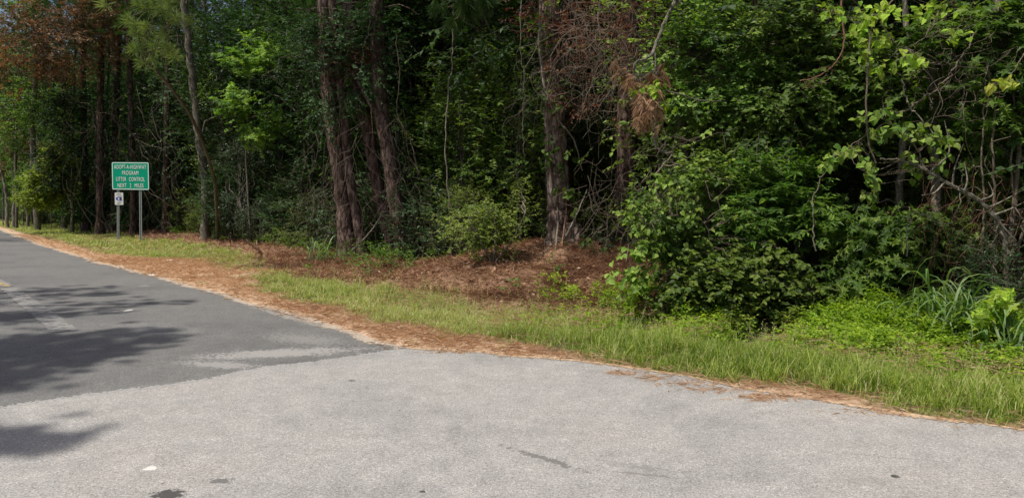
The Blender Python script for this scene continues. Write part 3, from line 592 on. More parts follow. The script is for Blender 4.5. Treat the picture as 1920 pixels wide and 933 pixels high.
# low leafy weeds between the grass and the thicket
wb = MB(); wt = MB()
x, y = pts_in(rng, 150, S0 + 0.2, sR, 6.0, 0.8); s_, d_ = edge_sd(x, y); hi = np.interp(s_, *HI); lo = np.interp(s_, *LO)
pr = sstep(hi - 2.0, hi - 0.9, d_) * (1 - sstep(hi + 0.5, hi + 1.3, d_)) * (0.15 + 0.85 * sstep(S0 + 1.0, S0 + 2.4, s_)) * (0.35 + 0.65 * sstep(0.3, 0.5, fbm(x * 1.7, y * 1.7, 3)))
k = rng.rand(len(x)) < pr; x, y = x[k], y[k]; z = H(x, y)
hh = 0.08 + 0.26 * rng.rand(len(x)) * (0.5 + fbm(x * 2, y * 2, 2))
cen = np.repeat(np.stack([x, y, z], 1), 3, 0); cen[:, 2] += np.repeat(hh, 3) * np.tile([0.45, 0.75, 1.0], len(x)); cen[:, :2] += rng.randn(len(cen), 2) * 0.05
sprays(wb, None, rng, cen, (cen[:, 0].mean(), cen[:, 1].mean(), -1), 0.04, 4, 0.13, 6, 0.048, 'simple', 0.05, 1.2, base=0.5, spread=0.25)
sticks(wt, np.stack([x, y, z], 1), np.stack([x, y, z + hh], 1), 0.003, 0.002)
tag(wb.build('weeds', M['weed']), 'bright green leafy weeds crowding the back of the verge', 'weeds', kind='stuff')
# ground cover inside the wood's edge
cb = MB()
x, y = pts_in(rng, 9, S0 - 36, sR, 12, 2.6); s_, d_ = edge_sd(x, y); hi = np.interp(s_, *HI)
pr = (1 - 0.93 * np.exp(-(((x - 1.3) / 2.6) ** 2 + ((y - 14.2) / 3.0) ** 2) ** 2)) * sstep(hi + 0.3, hi + 2.5, d_) * sstep(0.42, 0.62, fbm(x * 0.7 + 5, y * 0.7, 3)); k = rng.rand(len(x)) < pr; x, y = x[k], y[k]; z = H(x, y)
cen = np.stack([x, y, z + 0.08 + 0.25 * rng.rand(len(x))], 1)
sprays(cb, None, rng, cen, (0, 20, -4), 0.12, 5, 0.25, 7, 0.07, 'simple', 0.1, 1.0, base=0.5, spread=0.25)
tag(cb.build('ground_cover', M['leaf_mid']), 'low green seedlings and creepers on the floor of the wood', 'ground cover', kind='stuff')

# ================================================================== PLANT PROTOTYPES (local coordinates, base at the origin)
ORI = (0.0, 0.0, 0.0)
def proto_pine(seed, h=19.0, r=0.26, low=0.5, lean=0.5):
    g = np.random.RandomState(seed); tb = MB(); nb = MB()
    top = np.array([g.randn() * lean, g.randn() * lean, h])
    pts = [np.zeros(3), np.array([g.randn() * .08, g.randn() * .08, h * .25]), top * .6 + g.randn(3) * [.25, .25, 0], top]
    p, rad = trunk_tube(tb, pts, r, 0.05, g, sides=12)
    zs = p[:, 2]; P0 = []; D0 = []
    for k in range(44):
        z = h * (low + (1 - low) * (k / 44.0) ** 0.9); b0 = np.array([np.interp(z, zs, p[:, i]) for i in range(3)])
        az = k * 2.4 + g.rand(); L = (1 - (z / h - low) / (1 - low)) * 2.6 + 0.7; L *= 0.7 + 0.5 * g.rand()
        e = b0 + np.array([math.cos(az) * L, math.sin(az) * L, L * (0.15 + 0.35 * g.rand())]); a = arc(b0, e, g, -0.08, 6)
        tube(tb, a, np.linspace(0.045, 0.012, 6), 4, 0, g)
        for q in range(14):
            f = 0.35 + 0.65 * g.rand(); c = b0 + (e - b0) * f + g.randn(3) * [.35, .35, .22] * (0.4 + f); P0.append(c); D0.append(norm(c - b0 + [0, 0, .3]))
    for k in range(9):                                      # dead stubs below the crown
        z = h * (0.12 + 0.36 * g.rand()); b0 = np.array([np.interp(z, zs, p[:, i]) for i in range(3)]); az = g.rand() * 6.28; L = 0.3 + 1.1 * g.rand()
        tube(tb, arc(b0, b0 + np.array([math.cos(az) * L, math.sin(az) * L, 0.2 * g.randn()]), g, 0.05, 5, .15), np.linspace(0.02, 0.006, 5), 4)
    tufts(nb, g, np.array(P0), np.array(D0), 26, 0.24, 0.013)
    return [('trunk', tb.mesh('pine_trunk', M['pine_bark'], smooth=True)), ('crown', nb.mesh('pine_crown', M['needle']))]
def proto_broad(seed, h, rad, low, nc, leafm, size, kind='simple', per=9, twigs=6, r=0.09, bark='grey_bark', tl=0.5, lean=0.35, nm='hardwood'):
    g = np.random.RandomState(seed); tb = MB(); cb_ = MB()
    top = np.array([g.randn() * lean, g.randn() * lean, h * 0.93])
    pts = [np.zeros(3), np.array([g.randn() * .12, g.randn() * .12, h * .22]), top * .55 + g.randn(3) * [.2, .2, 0], top]
    p, rd = trunk_tube(tb, pts, r, r * 0.2, g, flare=1.5, flare_h=0.4, sides=9, wob=0.05)
    zs = p[:, 2]; c = clumps_in(g, nc, (0, 0, 0), (1, 1, 1), 0.35); zz = low + (h - low) * (c[:, 2] * .5 + .5)
    wdt = rad * (0.55 + 0.45 * np.sin(np.clip((zz - low) / (h - low), 0, 1) * math.pi)) * (0.75 + 0.5 * vnoise(c[:, 0] * 3 + seed, c[:, 1] * 3))
    cen = np.stack([c[:, 0] * wdt + np.interp(zz, zs, p[:, 0]), c[:, 1] * wdt + np.interp(zz, zs, p[:, 1]), zz], 1)
    for k in range(0, nc, max(1, nc // 26)):
        z0 = max(0.1 * h, cen[k, 2] * (0.55 + 0.3 * g.rand())); b0 = np.array([np.interp(z0, zs, p[:, i]) for i in range(3)])
        tube(tb, arc(b0, cen[k], g, 0.06, 6, .12), np.linspace(r * 0.32, 0.007, 6), 4)
    sprays(cb_, tb, g, cen, (0, 0, low + (h - low) * 0.3), 0.24 * rad ** .5, twigs, tl, per, size, kind)
    return [('trunk', tb.mesh(nm + '_trunk', M[bark], smooth=True)), ('crown', cb_.mesh(nm + '_crown', M[leafm]))]
def proto_shrub(seed, h, rad, nc, leafm, size, kind='simple', per=8, twigs=6, tl=0.3, stems=5, nm='shrub'):
    g = np.random.RandomState(seed); tb = MB(); cb_ = MB()
    c = clumps_in(g, nc, (0, 0, h * 0.52), (rad, rad, h * 0.48), 0.5); c[:, 2] = np.maximum(c[:, 2], 0.1)
    for k in range(0, nc, max(1, nc // (stems * 3))):
        tube(tb, arc(np.array([g.randn() * .08, g.randn() * .08, -0.05]), c[k], g, 0.08, 7, .12), np.linspace(0.018, 0.005, 7), 4)
    sprays(cb_, tb, g, c, (0, 0, h * 0.2), 0.14, twigs, tl, per, size, kind)
    return [('stem', tb.mesh(nm + '_stem', M['twig'], smooth=True)), ('foliage', cb_.mesh(nm + '_foliage', M[leafm]))]
def place(parts, name, loc, rz, scl, label, cat, group=None):
    r = root(name, loc, label, cat, group); r.rotation_euler = (0, 0, rz); r.scale = (scl,) * 3
    for pn, me in parts:
        o = bpy.data.objects.new(pn, me); COL.objects.link(o); o.parent = r
    return r
PINES = [proto_pine(21, 19, 0.25), proto_pine(22, 17, 0.20, 0.45, 0.9), proto_pine(23, 21, 0.30, 0.55, 0.3)]
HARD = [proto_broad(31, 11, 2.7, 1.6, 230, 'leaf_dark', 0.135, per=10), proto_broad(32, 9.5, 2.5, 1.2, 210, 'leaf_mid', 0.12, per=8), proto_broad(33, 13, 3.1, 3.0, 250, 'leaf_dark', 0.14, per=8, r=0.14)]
SAPL = [proto_broad(41, 5.2, 1.3, 0.6, 110, 'leaf_mid', 0.095, r=0.035, tl=.35, nm='sapling'), proto_broad(42, 4.2, 1.15, 0.5, 100, 'leaf_dark', 0.10, r=0.03, tl=.35, nm='sapling'),
        proto_broad(43, 6.2, 1.4, 1.0, 110, 'leaf_vine', 0.085, r=0.04, tl=.35, nm='sapling')]
SHRB = [proto_shrub(51, 1.7, 0.85, 80, 'leaf_gloss', 0.060), proto_shrub(52, 2.3, 0.95, 95, 'leaf_dark', 0.075), proto_shrub(53, 1.2, 0.75, 65, 'leaf_mid', 0.065), proto_shrub(54, 2.0, 0.9, 80, 'leaf_vine', 0.06)]

# ------------------------------------------------------------------ the wood, row behind row
TLs = curve_sd([(-200, 380), (0, 386), (150, 405), (300, 430), (385, 446), (560, 468), (700, 478), (850, 492), (960, 500), (1060, 494), (1200, 520), (1350, 575), (1560, 606), (1900, 640)])
def tree_line(s):
    t = np.interp(s, *TLs); t = np.where(s < S0 - 12, np.minimum(t, 6.8), t); return np.where(s < S0 - 30, np.minimum(t, np.interp(s, [S0 - 120, S0 - 70, S0 - 45, S0 - 30], [-1.0, 1.0, 3.5, 6.2])), t)
g = np.random.RandomState(5)
def spots(n_try, dmin, dmax, gap, smin, smax, ymax=125, xr=0.74, avoid=()):
    x, y = pts_in(g, n_try, smin, smax, dmax + 8, 2.0); s, d = edge_sd(x, y); t = tree_line(s); out = []
    ppx = x / y * F_PX + CX; z_ = lambda a, b_, Y_: (ppx > a) & (ppx < b_) & (y < Y_)
    clear = z_(950, 1170, 17.8) | z_(900, 975, 24) | z_(590, 790, 21.6) | z_(1150, 1230, 15) | z_(1570, 1740, 11.5) | z_(350, 420, 30.5) | z_(140, 335, 31.5)
    ok = ~clear & (d > t + dmin) & (d < t + dmax) & (np.abs(x) < xr * y + 2.0) & (y > 4) & (y < ymax)
    x, y, s, d = x[ok], y[ok], s[ok], d[ok]; idx = g.permutation(len(x)); taken = np.zeros((0, 2))
    for i in idx:
        p_ = np.array([x[i], y[i]])
        if len(taken) and np.min(np.sum((taken - p_) ** 2, 1)) < (gap * (1 + 0.010 * y[i] + 0.012 * max(0, y[i] - 60))) ** 2: continue
        if any((p_[0] - a[0]) ** 2 + (p_[1] - a[1]) ** 2 < a[2] ** 2 for a in avoid): continue
        taken = np.vstack([taken, p_]); out.append((x[i], y[i], s[i], d[i] - t[i]))
    return out
sMAX = S_E[-3] + 12; sMIN = S0 - 125
sBUSH = float(edge_sd(*G(1150, 560)[:2])[0])
def seg_word(x, y, d=None):
    px = x / y * F_PX + CX
    for lim, wd_ in [(60, 'at the far left end of the wood'), (200, 'left of the road sign'), (300, 'straight behind the road sign'), (400, 'behind the slim grey tree'), (480, 'right of the slim grey tree'),
                     (600, 'just left of the leaning pine clump'), (690, 'behind the left half of the leaning clump'), (780, 'behind the right half of the leaning clump'), (900, 'behind the long pale hanging vine'), (1000, 'behind the small centre bush'),
                     (1080, 'behind the vine hung mound pine'), (1150, 'just right of the mound pine'), (1240, 'below the dead needle bough'), (1400, 'behind the left half of the thicket'), (1570, 'behind the whorl leaved shrub'), (1760, 'behind the dark gap right of the thicket'), (9999, 'behind the grey stems at the right edge')]:
        if px < lim: return wd_
def depth_word(y): return 'near' if y < 20 else ('middle distance' if y < 34 else ('far' if y < 55 else 'deepest'))
for i, (x, y, s, d) in enumerate(spots(2.0, 2.2, 44, 2.7, sMIN, sMAX)):
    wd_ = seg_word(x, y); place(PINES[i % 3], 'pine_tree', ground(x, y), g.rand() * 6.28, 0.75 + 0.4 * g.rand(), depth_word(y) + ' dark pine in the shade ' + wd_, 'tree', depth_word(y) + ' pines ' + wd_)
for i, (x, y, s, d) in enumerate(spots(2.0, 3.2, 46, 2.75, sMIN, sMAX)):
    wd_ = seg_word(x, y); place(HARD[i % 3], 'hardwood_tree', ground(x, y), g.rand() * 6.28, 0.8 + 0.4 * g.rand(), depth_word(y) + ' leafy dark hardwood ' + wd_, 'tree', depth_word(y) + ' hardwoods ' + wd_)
for i, (x, y, s, d) in enumerate(spots(3.0, 1.2, 18, 1.75, sMIN, sMAX)):
    if s > sBUSH and d < 2.2: continue
    wd_ = seg_word(x, y); place(SAPL[i % 3], 'sapling', ground(x, y), g.rand() * 6.28, 0.75 + 0.5 * g.rand(), depth_word(y) + ' slim leafy sapling ' + wd_, 'tree', depth_word(y) + ' saplings ' + wd_)
for i, (x, y, s, d) in enumerate(spots(4.0, 0.5, 9, 1.15, sMIN, sMAX)):
    if s > sBUSH and d < 2.6: continue
    wd_ = seg_word(x, y); place(SHRB[i % 4], 'shrub', ground(x, y), g.rand() * 6.28, 0.6 + 0.5 * g.rand(), depth_word(y) + ' low leafy shrub ' + wd_, 'shrub', depth_word(y) + ' shrubs ' + wd_)
for i, (x, y, s, d) in enumerate(spots(7.0, 1.0, 6.5, 1.9, S0 - 60, S0 - 15)):
    wd_ = seg_word(x, y); place(HARD[(0, 1, 2, 0)[i % 4]], 'hardwood_tree', ground(x, y), g.rand() * 6.28, 0.62 + 0.4 * g.rand(), depth_word(y) + ' low branched edge tree ' + wd_, 'tree', depth_word(y) + ' edge trees ' + wd_)
for i, (x, y, s, d) in enumerate(spots(8.0, 0.2, 4.0, 1.0, S0 - 60, S0 - 9)):
    wd_ = seg_word(x, y); place(SHRB[(1, 0, 1, 3)[i % 4]], 'shrub', ground(x, y), g.rand() * 6.28, 0.7 + 0.6 * g.rand(), depth_word(y) + ' bushy edge shrub ' + wd_, 'shrub', depth_word(y) + ' edge shrubs ' + wd_)
# the far side of the wood, too far in to tell one tree from the next
fb = MB(); N = 4200
s_ = sMIN - 90 + g.rand(N) * (sMAX - sMIN + 120); i_ = np.clip(np.searchsorted(S_E, s_) - 1, 0, len(E) - 2); v_ = norm(E[i_ + 1] - E[i_]); nr_ = np.stack([-v_[:, 1], v_[:, 0]], 1); nr_ *= np.where(nr_[:, 1:2] < 0, -1, 1)
p_ = E[i_] + v_ * (s_ - S_E[i_])[:, None] + nr_ * np.where(s_ < S0 - 85, 6 + 50 * g.rand(N), 48 + 14 * g.rand(N))[:, None]
cen = np.c_[p_, 0.4 + 20 * g.rand(N)]
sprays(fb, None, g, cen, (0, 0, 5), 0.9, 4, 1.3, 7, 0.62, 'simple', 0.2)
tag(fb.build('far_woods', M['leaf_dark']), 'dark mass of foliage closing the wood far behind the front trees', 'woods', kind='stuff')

# ================================================================== THE FRONT ROW, PLANT BY PLANT
def at(px, Y): return ground(*P(px, 400, Y)[:2])
def pix_path(pts): return np.array([p if isinstance(p, np.ndarray) else P(*p) for p in pts])
def front_pine(px_pts, Y, r0, r1, label, crown=0, top=17.0, lean=(0, 0), sides=20, bark='pine_bark', flare=1.7, seed=1):
    g2 = np.random.RandomState(seed); b = ground(*P(px_pts[0][0], 400, Y)[:2]); pts = [b] + [P(q[0], q[1], Y if len(q) < 3 else q[2]) for q in px_pts[1:]]
    last = pts[-1]; pts += [last + np.array([lean[0] * .5, lean[1] * .5, (top - last[2]) * .5]), np.array([last[0] + lean[0], last[1] + lean[1], top])]
    t = MB(); p, rad = trunk_tube(t, pts, r0, r1, g2, flare=flare, sides=sides, wob=0.03, rough=0.16, zn=14)
    for k in range(7):
        z = 4 + 5 * g2.rand(); b0 = np.array([np.interp(z, p[:, 2], p[:, i]) for i in range(3)]); az = g2.rand() * 6.28; L = 0.4 + 1.2 * g2.rand()
        tube(t, arc(b0, b0 + np.array([math.cos(az) * L, math.sin(az) * L, 0.3 * g2.randn()]), g2, .05, 5, .15), np.linspace(0.028, 0.008, 5), 5)
    rt = root('pine_tree', b, label, 'tree'); t.build('trunk', M[bark], rt, b, smooth=True)
    me = PINES[crown][1][1]; c = bpy.data.objects.new('crown', me); COL.objects.link(c); c.parent = rt; hc = [19, 17, 21][crown]; k = top / hc
    c.scale = (k * 1.25, k * 1.25, k); c.location = (pts[-1][0] - b[0], pts[-1][1] - b[1], -b[2]); c.rotation_euler = (0, 0, seed)
    lb_ = bpy.data.objects.new('branch', PINES[crown][0][1])
    bpy.data.objects.remove(lb_)
    return rt, p
YT = 20.5
front_pine([(655, 472), (640, 330), (620, 200), (612, 60)], YT + 0.6, 0.24, 0.15, 'dark upright pine trunk, leftmost of the leaning clump at the verge', 0, seed=1, bark='clump_bark')
front_pine([(684, 470), (668, 400), (652, 290), (640, 160), (622, 0)], YT, 0.125, 0.085, 'slender pine trunk second from left in the leaning clump', 1, seed=2, lean=(-1, 0), bark='clump_bark')
front_pine([(742, 474), (716, 380), (694, 270), (668, 140), (655, 30)], YT + 0.3, 0.175, 0.13, 'reddish pine trunk leaning left behind the thickest of the clump', 2, seed=3, lean=(-1, .5), bark='clump_bark')
front_pine([(764, 474), (744, 390), (729, 290), (712, 180), (706, 0)], YT - 0.4, 0.205, 0.125, 'broad pine trunk, rightmost and thickest of the leaning clump', 0, seed=4, lean=(.3, 0), bark='clump_bark')
vine_pine, vp_path = front_pine([(1062, 486), (1052, 400), (1044, 310), (1037, 180), (1028, 0)], 16.2, 0.235, 0.135, 'scaly barked pine with flared base on the straw mound', 1, seed=5, flare=2.0, lean=(-.3, .2), bark='scaly_bark')
for k, (px, Y, r0, r1, lab, bx) in enumerate([(160, 38, .16, .13, 'dark pine trunk left of the road sign, second tree from the lime vines', -6), (186, 36, .16, .12, 'dark pine trunk rising just left of the road sign', 4),
                                     (212, 37, .15, .11, 'dark trunk directly behind the left post of the road sign', 10), (250, 35, .13, .10, 'thin dark trunk seen between the posts of the road sign', -8), (310, 34, .14, .11, 'dark trunk rising right of the road sign before the slim grey tree', 6)]):
    front_pine([(px, 410), (px + bx * .4, 250), (px + bx, 100), (px + bx * 1.3, 0)], Y, r0, r1, lab, k % 3, seed=60 + k)
vine_limb = None
# a scar on the bark of the broad trunk (a part of that tree)
# slim grey tree right of the sign
g2 = np.random.RandomState(77); b = G(385, 449); t = MB()
Yb = float(b[1]); pp = [b, P(386, 360, Yb), P(371, 240, Yb), P(357, 110, Yb), P(345, 0, Yb), P(340, -120, Yb), P(330, -300, Yb)]
p, rad = trunk_tube(t, pp, 0.165, 0.10, g2, flare=1.35, sides=14, wob=.06, rough=.15, zn=10)
for (a_, b_) in [((358, 120), (330, 60)), ((380, 250), (420, 170)), ((345, 20), (372, -40)), ((388, 330), (372, 290))]:
    tube(t, arc(P(*a_, Yb), P(*b_, Yb - .5), g2, .1, 7, .1), np.linspace(.05, .015, 7), 5)
rt = root('hardwood_tree', b, 'slim grey barked tree standing just right of the road sign', 'tree'); t.build('trunk', M['grey_bark'], rt, b, smooth=True)
cc = MB(); cen = np.concatenate([clumps_in(g2, 70, P(365, -330, Yb), (2.6, 2.6, 2.4), .3), clumps_in(g2, 7, P(400, 160, Yb), (.7, .7, .5))])
sprays(cc, None, g2, cen, P(350, -100, Yb), .3, 7, .5, 9, .12); cc.build('crown', M['leaf_mid'], rt, b)

def custom(name, base, stems, blobs, leafm, label, cat, size=.1, kind='simple', bark='grey_bark', part='crown', spart='trunk', seed=0, twigs=6, per=8, tl=.4, cr=.2, limb=.018, droop=.25, base_t=.5, sprd=.3, heart=None, every=4, group=None):
    """stems: lists of (points, r0, r1); blobs: (px, py, Y, half width px, half height px, depth m, count)"""
    g2 = np.random.RandomState(seed); t = MB(); c = MB(); allp = []
    for pts, r0, r1 in stems:
        q = np.array([P(*a) if not isinstance(a, np.ndarray) else a for a in pts]); sp = smooth_path(q, 9); sp[1:-1] += g2.randn(len(sp) - 2, 3) * r0 * .25
        tube(t, sp, np.linspace(r0, r1, len(sp)), 9, .12, g2); allp.append(sp)
    allp = np.concatenate(allp) if allp else np.array([base])
    cens = []
    for (px, py, Y, hw, hh, dep, n_) in blobs:
        cens.append(clumps_in(g2, n_, P(px, py, Y), (hw * Y / F_PX, dep, hh * Y / F_PX), .25))
    if cens:
        cens = np.concatenate(cens); gz = H(cens[:, 0], cens[:, 1]); cens[:, 2] = np.maximum(cens[:, 2], gz + .06)
        for k in range(0, len(cens), every):
            low_ = allp[allp[:, 2] < cens[k, 2] + 0.2] if np.any(allp[:, 2] < cens[k, 2] + 0.2) else allp
            j = np.argmin(np.sum((low_ - cens[k]) ** 2, 1)); L = np.linalg.norm(low_[j] - cens[k])
            tube(t, arc(low_[j], cens[k], g2, .08, 7, .14), np.linspace(min(limb, .006 + L * .01), .004, 7), 4)
        sprays(c, t, g2, cens, heart if heart is not None else cens.mean(0) + [0, .8, -.3], cr, twigs, tl, per, size, kind, droop, 1.0, .0035, base_t, sprd)
    rt = root(name, base, label, cat, group)
    t.build(spart, M[bark], rt, base, smooth=True)
    if len(blobs): c.build(part, M[leafm], rt, base)
    return rt
# --- left end
b = at(95, 43); custom('climbing_vine', b, [([b, (95, 340, b[1])], .03, .02)], [(98, 340, b[1] - 6, 34, 40, 1.0, 120), (78, 368, b[1] - 6.3, 38, 18, .9, 50), (116, 300, b[1] - 6, 22, 30, .7, 40)], 'leaf_lime', 'bright lime green leafy vine heap left of the road sign', 'vine', .13, bark='twig', part='foliage', spart='stem', seed=101)
b = at(42, 46); custom('shrub', b, [([b, (42, 320, b[1])], .03, .02)], [(42, 272, b[1] - 1, 26, 24, .7, 34), (15, 230, b[1], 24, 34, .8, 20)], 'leaf_rust', 'rusty brown withered bush above the pale trunks at far left', 'shrub', .12, bark='twig', part='foliage', spart='stem', seed=102)
for k, (a, c_, lab) in enumerate([((14, 386), (2, 320), 'pale leaning stem at the far left edge of the wood'), ((52, 384), (36, 330), 'pale thin stem leaning beside the rusty brown bush'), ((25, 386), (22, 300), 'short upright grey stem between two leaning pale stems')]):
    b = at(a[0], 45); custom('sapling', b, [([b, (a[0] * .5 + c_[0] * .5 + 2, (a[1] + c_[1]) / 2, b[1]), (*c_, b[1])], .10, .05)], [(c_[0], c_[1] - 40, b[1], 22, 30, .8, 12)], 'leaf_mid', lab, 'tree', .12, bark='pale_twig', seed=103 + k)
b = at(70, 40); custom('hardwood_tree', b, [([b, (60, 250, b[1]), (70, 100, b[1] - 3), (60, -40, b[1] - 5)], .16, .07)],
    [(60, 45, b[1] - 7, 95, 55, 2.0, 70), (170, 30, b[1] - 6, 70, 50, 2.0, 50), (90, 120, b[1] - 5, 90, 30, 1.5, 36), (10, 120, b[1] - 5, 30, 60, 1.5, 26), (60, -120, b[1] - 6, 130, 80, 3.0, 60), (215, 60, b[1] - 5, 40, 50, 1.5, 30), (120, 90, b[1] - 7, 100, 60, 1.5, 60)], 'leaf_rust', 'tree with red brown dying leaves overhanging the far left verge', 'tree', .12, seed=110, twigs=6, tl=.5)
b = at(120, 42); custom('hardwood_tree', b, [([b, (120, 200, b[1]), (110, 0, b[1])], .14, .08)],
    [(60, 190, b[1] - 3, 60, 50, 1.8, 50), (150, 180, b[1] - 3, 60, 60, 1.5, 50), (40, 20, b[1] - 6.5, 60, 30, 1.5, 30), (130, 240, b[1] - 3, 50, 40, 1.2, 34)], 'leaf_mid', 'green leafed tree above the lime vines at far left', 'tree', .13, seed=111, tl=.5)
for k, (px, Y, blobs_, lm, lab) in enumerate([
    (135, 39, [(130, 280, 37, 45, 110, 1.2, 80), (110, 170, 37, 45, 60, 1.4, 40)], 'leaf_dark', 'dark foliage tree with hanging boughs left of the road sign'),
    (200, 38, [(200, 200, 37, 50, 130, 1.4, 90), (195, 360, 38, 40, 36, 1.0, 36)], 'leaf_dark', 'dark leafy tree hanging low directly above the road sign'),
    (262, 37, [(270, 230, 36, 45, 120, 1.4, 80), (262, 390, 37, 40, 36, 1.0, 36)], 'leaf_dark', 'dark leafy tree behind the right half of the road sign'),
    (330, 36, [(325, 250, 35, 44, 130, 1.4, 80), (322, 400, 36, 36, 36, 1.0, 36)], 'leaf_gloss', 'dark glossy tree between the road sign and the slim grey tree'),
    (30, 44, [(30, 200, 42, 56, 100, 1.8, 110), (60, 330, 44, 40, 50, 1.2, 30), (20, 120, 41, 50, 50, 1.5, 50)], 'leaf_mid', 'green tree at the far left end above the pale leaning stems')]):
    b = at(px, Y); custom('hardwood_tree', b, [([b, (px, 250, Y), (px + 5, 80, Y - .5), (px, -60, Y - 1)], .09, .05)], blobs_, lm, lab, 'tree', .15, seed=500 + k, tl=.6, twigs=6, per=8, cr=.3, droop=.6)
for k, (px, py, Y, hw, hh, lm, lab) in enumerate([(18, 350, 50, 26, 30, 'leaf_mid', 'green bush filling the far left edge among the pale stems'), (60, 345, 52, 26, 36, 'leaf_dark', 'dark bush behind the lime vines at far left'), (5, 290, 48, 26, 40, 'leaf_rust', 'rust tinged bush at the extreme left edge'),
    (150, 388, 41, 30, 18, 'leaf_mid', 'low bush at the verge between the lime vines and the road sign'), (190, 400, 39, 26, 14, 'leaf_dark', 'low dark bush at the verge just left of the sign posts')]):
    b = at(px, Y); custom('shrub', b, [([b, (px, py, Y)], .03, .02)], [(px, py, Y, hw, hh, 1.2, 60)], lm, lab, 'shrub', .14, seed=560 + k, part='foliage', spart='stem', tl=.5, cr=.3)
# pine bough and its leaning stem
g2 = np.random.RandomState(120); b = G(408, 452); t = MB(); nb = MB()
pth = smooth_path([b, P(402, 340, 26), P(366, 235, 22.5), P(330, 178, 20), P(290, 130, 18.4), P(262, 104, 17.8)], 9)
tube(t, pth, np.linspace(.06, .022, len(pth)), 8, .12, g2)
Pn = []; Dn = []
for (px, py, Y, hw, hh, n_) in [(262, 100, 17.8, 22, 14, 16), (292, 92, 17.6, 18, 16, 14), (300, 55, 17.4, 22, 20, 18), (262, 62, 17.6, 22, 22, 14), (285, 15, 17.2, 30, 20, 24), (250, 18, 17.4, 18, 14, 10), (320, 20, 17.4, 12, 16, 7), (290, -30, 17.3, 34, 24, 22)]:
    c_ = P(px, py, Y); tube(t, arc(pth[-4], c_, g2, -.1, 8, .1), np.linspace(.02, .008, 8), 5)
    n_ = max(3, int(n_ * .38)); q = c_ + g2.randn(n_, 3) * [hw * Y / F_PX * .95, .4, hh * Y / F_PX * .95]; Pn.append(q); Dn.append(norm(q - pth[-6] + g2.randn(n_, 3) * .5 + [-.3, -.3, .5])); 
    sticks(t, np.repeat(c_[None], n_, 0), q, .008, .004)
tufts(nb, g2, np.concatenate(Pn), np.concatenate(Dn), 60, .27, .0065, 1.1, .12, .62)
rt = root('pine_tree', b, 'leaning young pine lifting a sunlit needle bough above the road sign', 'tree'); t.build('trunk', M['grey_bark'], rt, b, smooth=True)
nm_ = leaf_mat('sunlit_tone_pine_needle', [(0.13, 0.19, 0.06), (0.22, 0.30, 0.10), (0.36, 0.43, 0.19)], trans=.45)  # brighter copy of the needle colours; sunlight on the bough is painted in
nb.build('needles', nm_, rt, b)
# mid left saplings that catch the sun
b = at(470, 27.5); custom('sapling', b, [([b, (462, 300, b[1]), (470, 120, b[1] - 1)], .05, .02)], [(470, 118, b[1] - 2, 44, 20, .8, 16), (440, 190, b[1] - 1, 40, 26, .8, 14), (490, 240, b[1] - 1, 34, 40, .7, 16), (500, 90, b[1] - 1, 30, 24, .8, 10)], 'leaf_vine', 'young gum with sunlit leaves right of the slim grey tree', 'tree', .14, 'star', seed=130)
b = at(455, 28); custom('shrub', b, [([b, (455, 400, b[1])], .03, .02)], [(450, 300, b[1] + 1, 46, 44, .8, 60), (455, 390, b[1] + .5, 50, 40, .8, 60)], 'leaf_gloss', 'dark glossy evergreen bush between the slim grey tree and the pines', 'shrub', .075, seed=131, part='foliage', spart='stem')
b = G(590, 468); custom('shrub', b, [([b, (590, 420, b[1])], .03, .02)], [(585, 400, b[1] + .3, 46, 40, .7, 56), (560, 440, b[1], 46, 16, .6, 26)], 'leaf_vine', 'pale green bush left of the leaning pine clump', 'shrub', .065, 'lance', seed=132, part='foliage', spart='stem', tl=.3)
b = G(400, 446); custom('climbing_vine', b, [([b, (388, 350, b[1] - .2), (384, 270, b[1] - .2)], .02, .012)], [(388, 330, b[1] - .2, 14, 40, .25, 14), (376, 290, b[1] - .2, 10, 20, .2, 6), (400, 400, b[1] - .3, 12, 20, .3, 8)], 'leaf_mid', 'leafy vine climbing the slim grey tree beside the sign', 'vine', .09, seed=133, part='foliage', spart='stem', tl=.25, bark='twig')
# --- centre
b = G(925, 497); custom('shrub', b, [([b, (930, 440, b[1]), (925, 390, b[1])], .025, .012), ([b, (900, 450, b[1]), (880, 410, b[1])], .02, .01), ([b, (960, 450, b[1]), (985, 400, b[1])], .02, .01)],
    [(905, 405, b[1] + .3, 46, 20, .6, 30), (870, 430, b[1] + .3, 30, 20, .5, 18), (950, 425, b[1] + .3, 30, 30, .5, 20), (915, 450, b[1] + .3, 50, 18, .5, 18), (975, 375, b[1] + .9, 16, 34, .5, 12)], 'leaf_vine', 'sunlit yellow green bush between the leaning clump and the mound pine', 'shrub', .065, seed=140, part='foliage', spart='stem', tl=.26, twigs=5, sprd=.35, base_t=.75)
b = G(810, 488); custom('shrub', b, [([b, (812, 430, b[1])], .02, .012)], [(815, 455, b[1] + .3, 44, 22, .5, 36), (855, 470, b[1] + .2, 30, 14, .4, 18)], 'leaf_gloss', 'low dark glossy bush at the foot of the pale hanging vine', 'shrub', .07, seed=141, part='foliage', spart='stem', tl=.25)
b = G(1120, 500); b = ground(b[0], b[1] + 1.5); custom('shrub', b, [([b, (1120, 430, b[1])], .02, .012)], [(1135, 485, b[1], 30, 12, .5, 10), (1160, 440, b[1] + 1, 30, 30, .6, 12)], 'leaf_dark', 'sparse dark shrub in the shade right of the mound pine', 'shrub', .08, seed=142, part='foliage', spart='stem', tl=.25)
q = vp_path; bq = G(1040, 490)
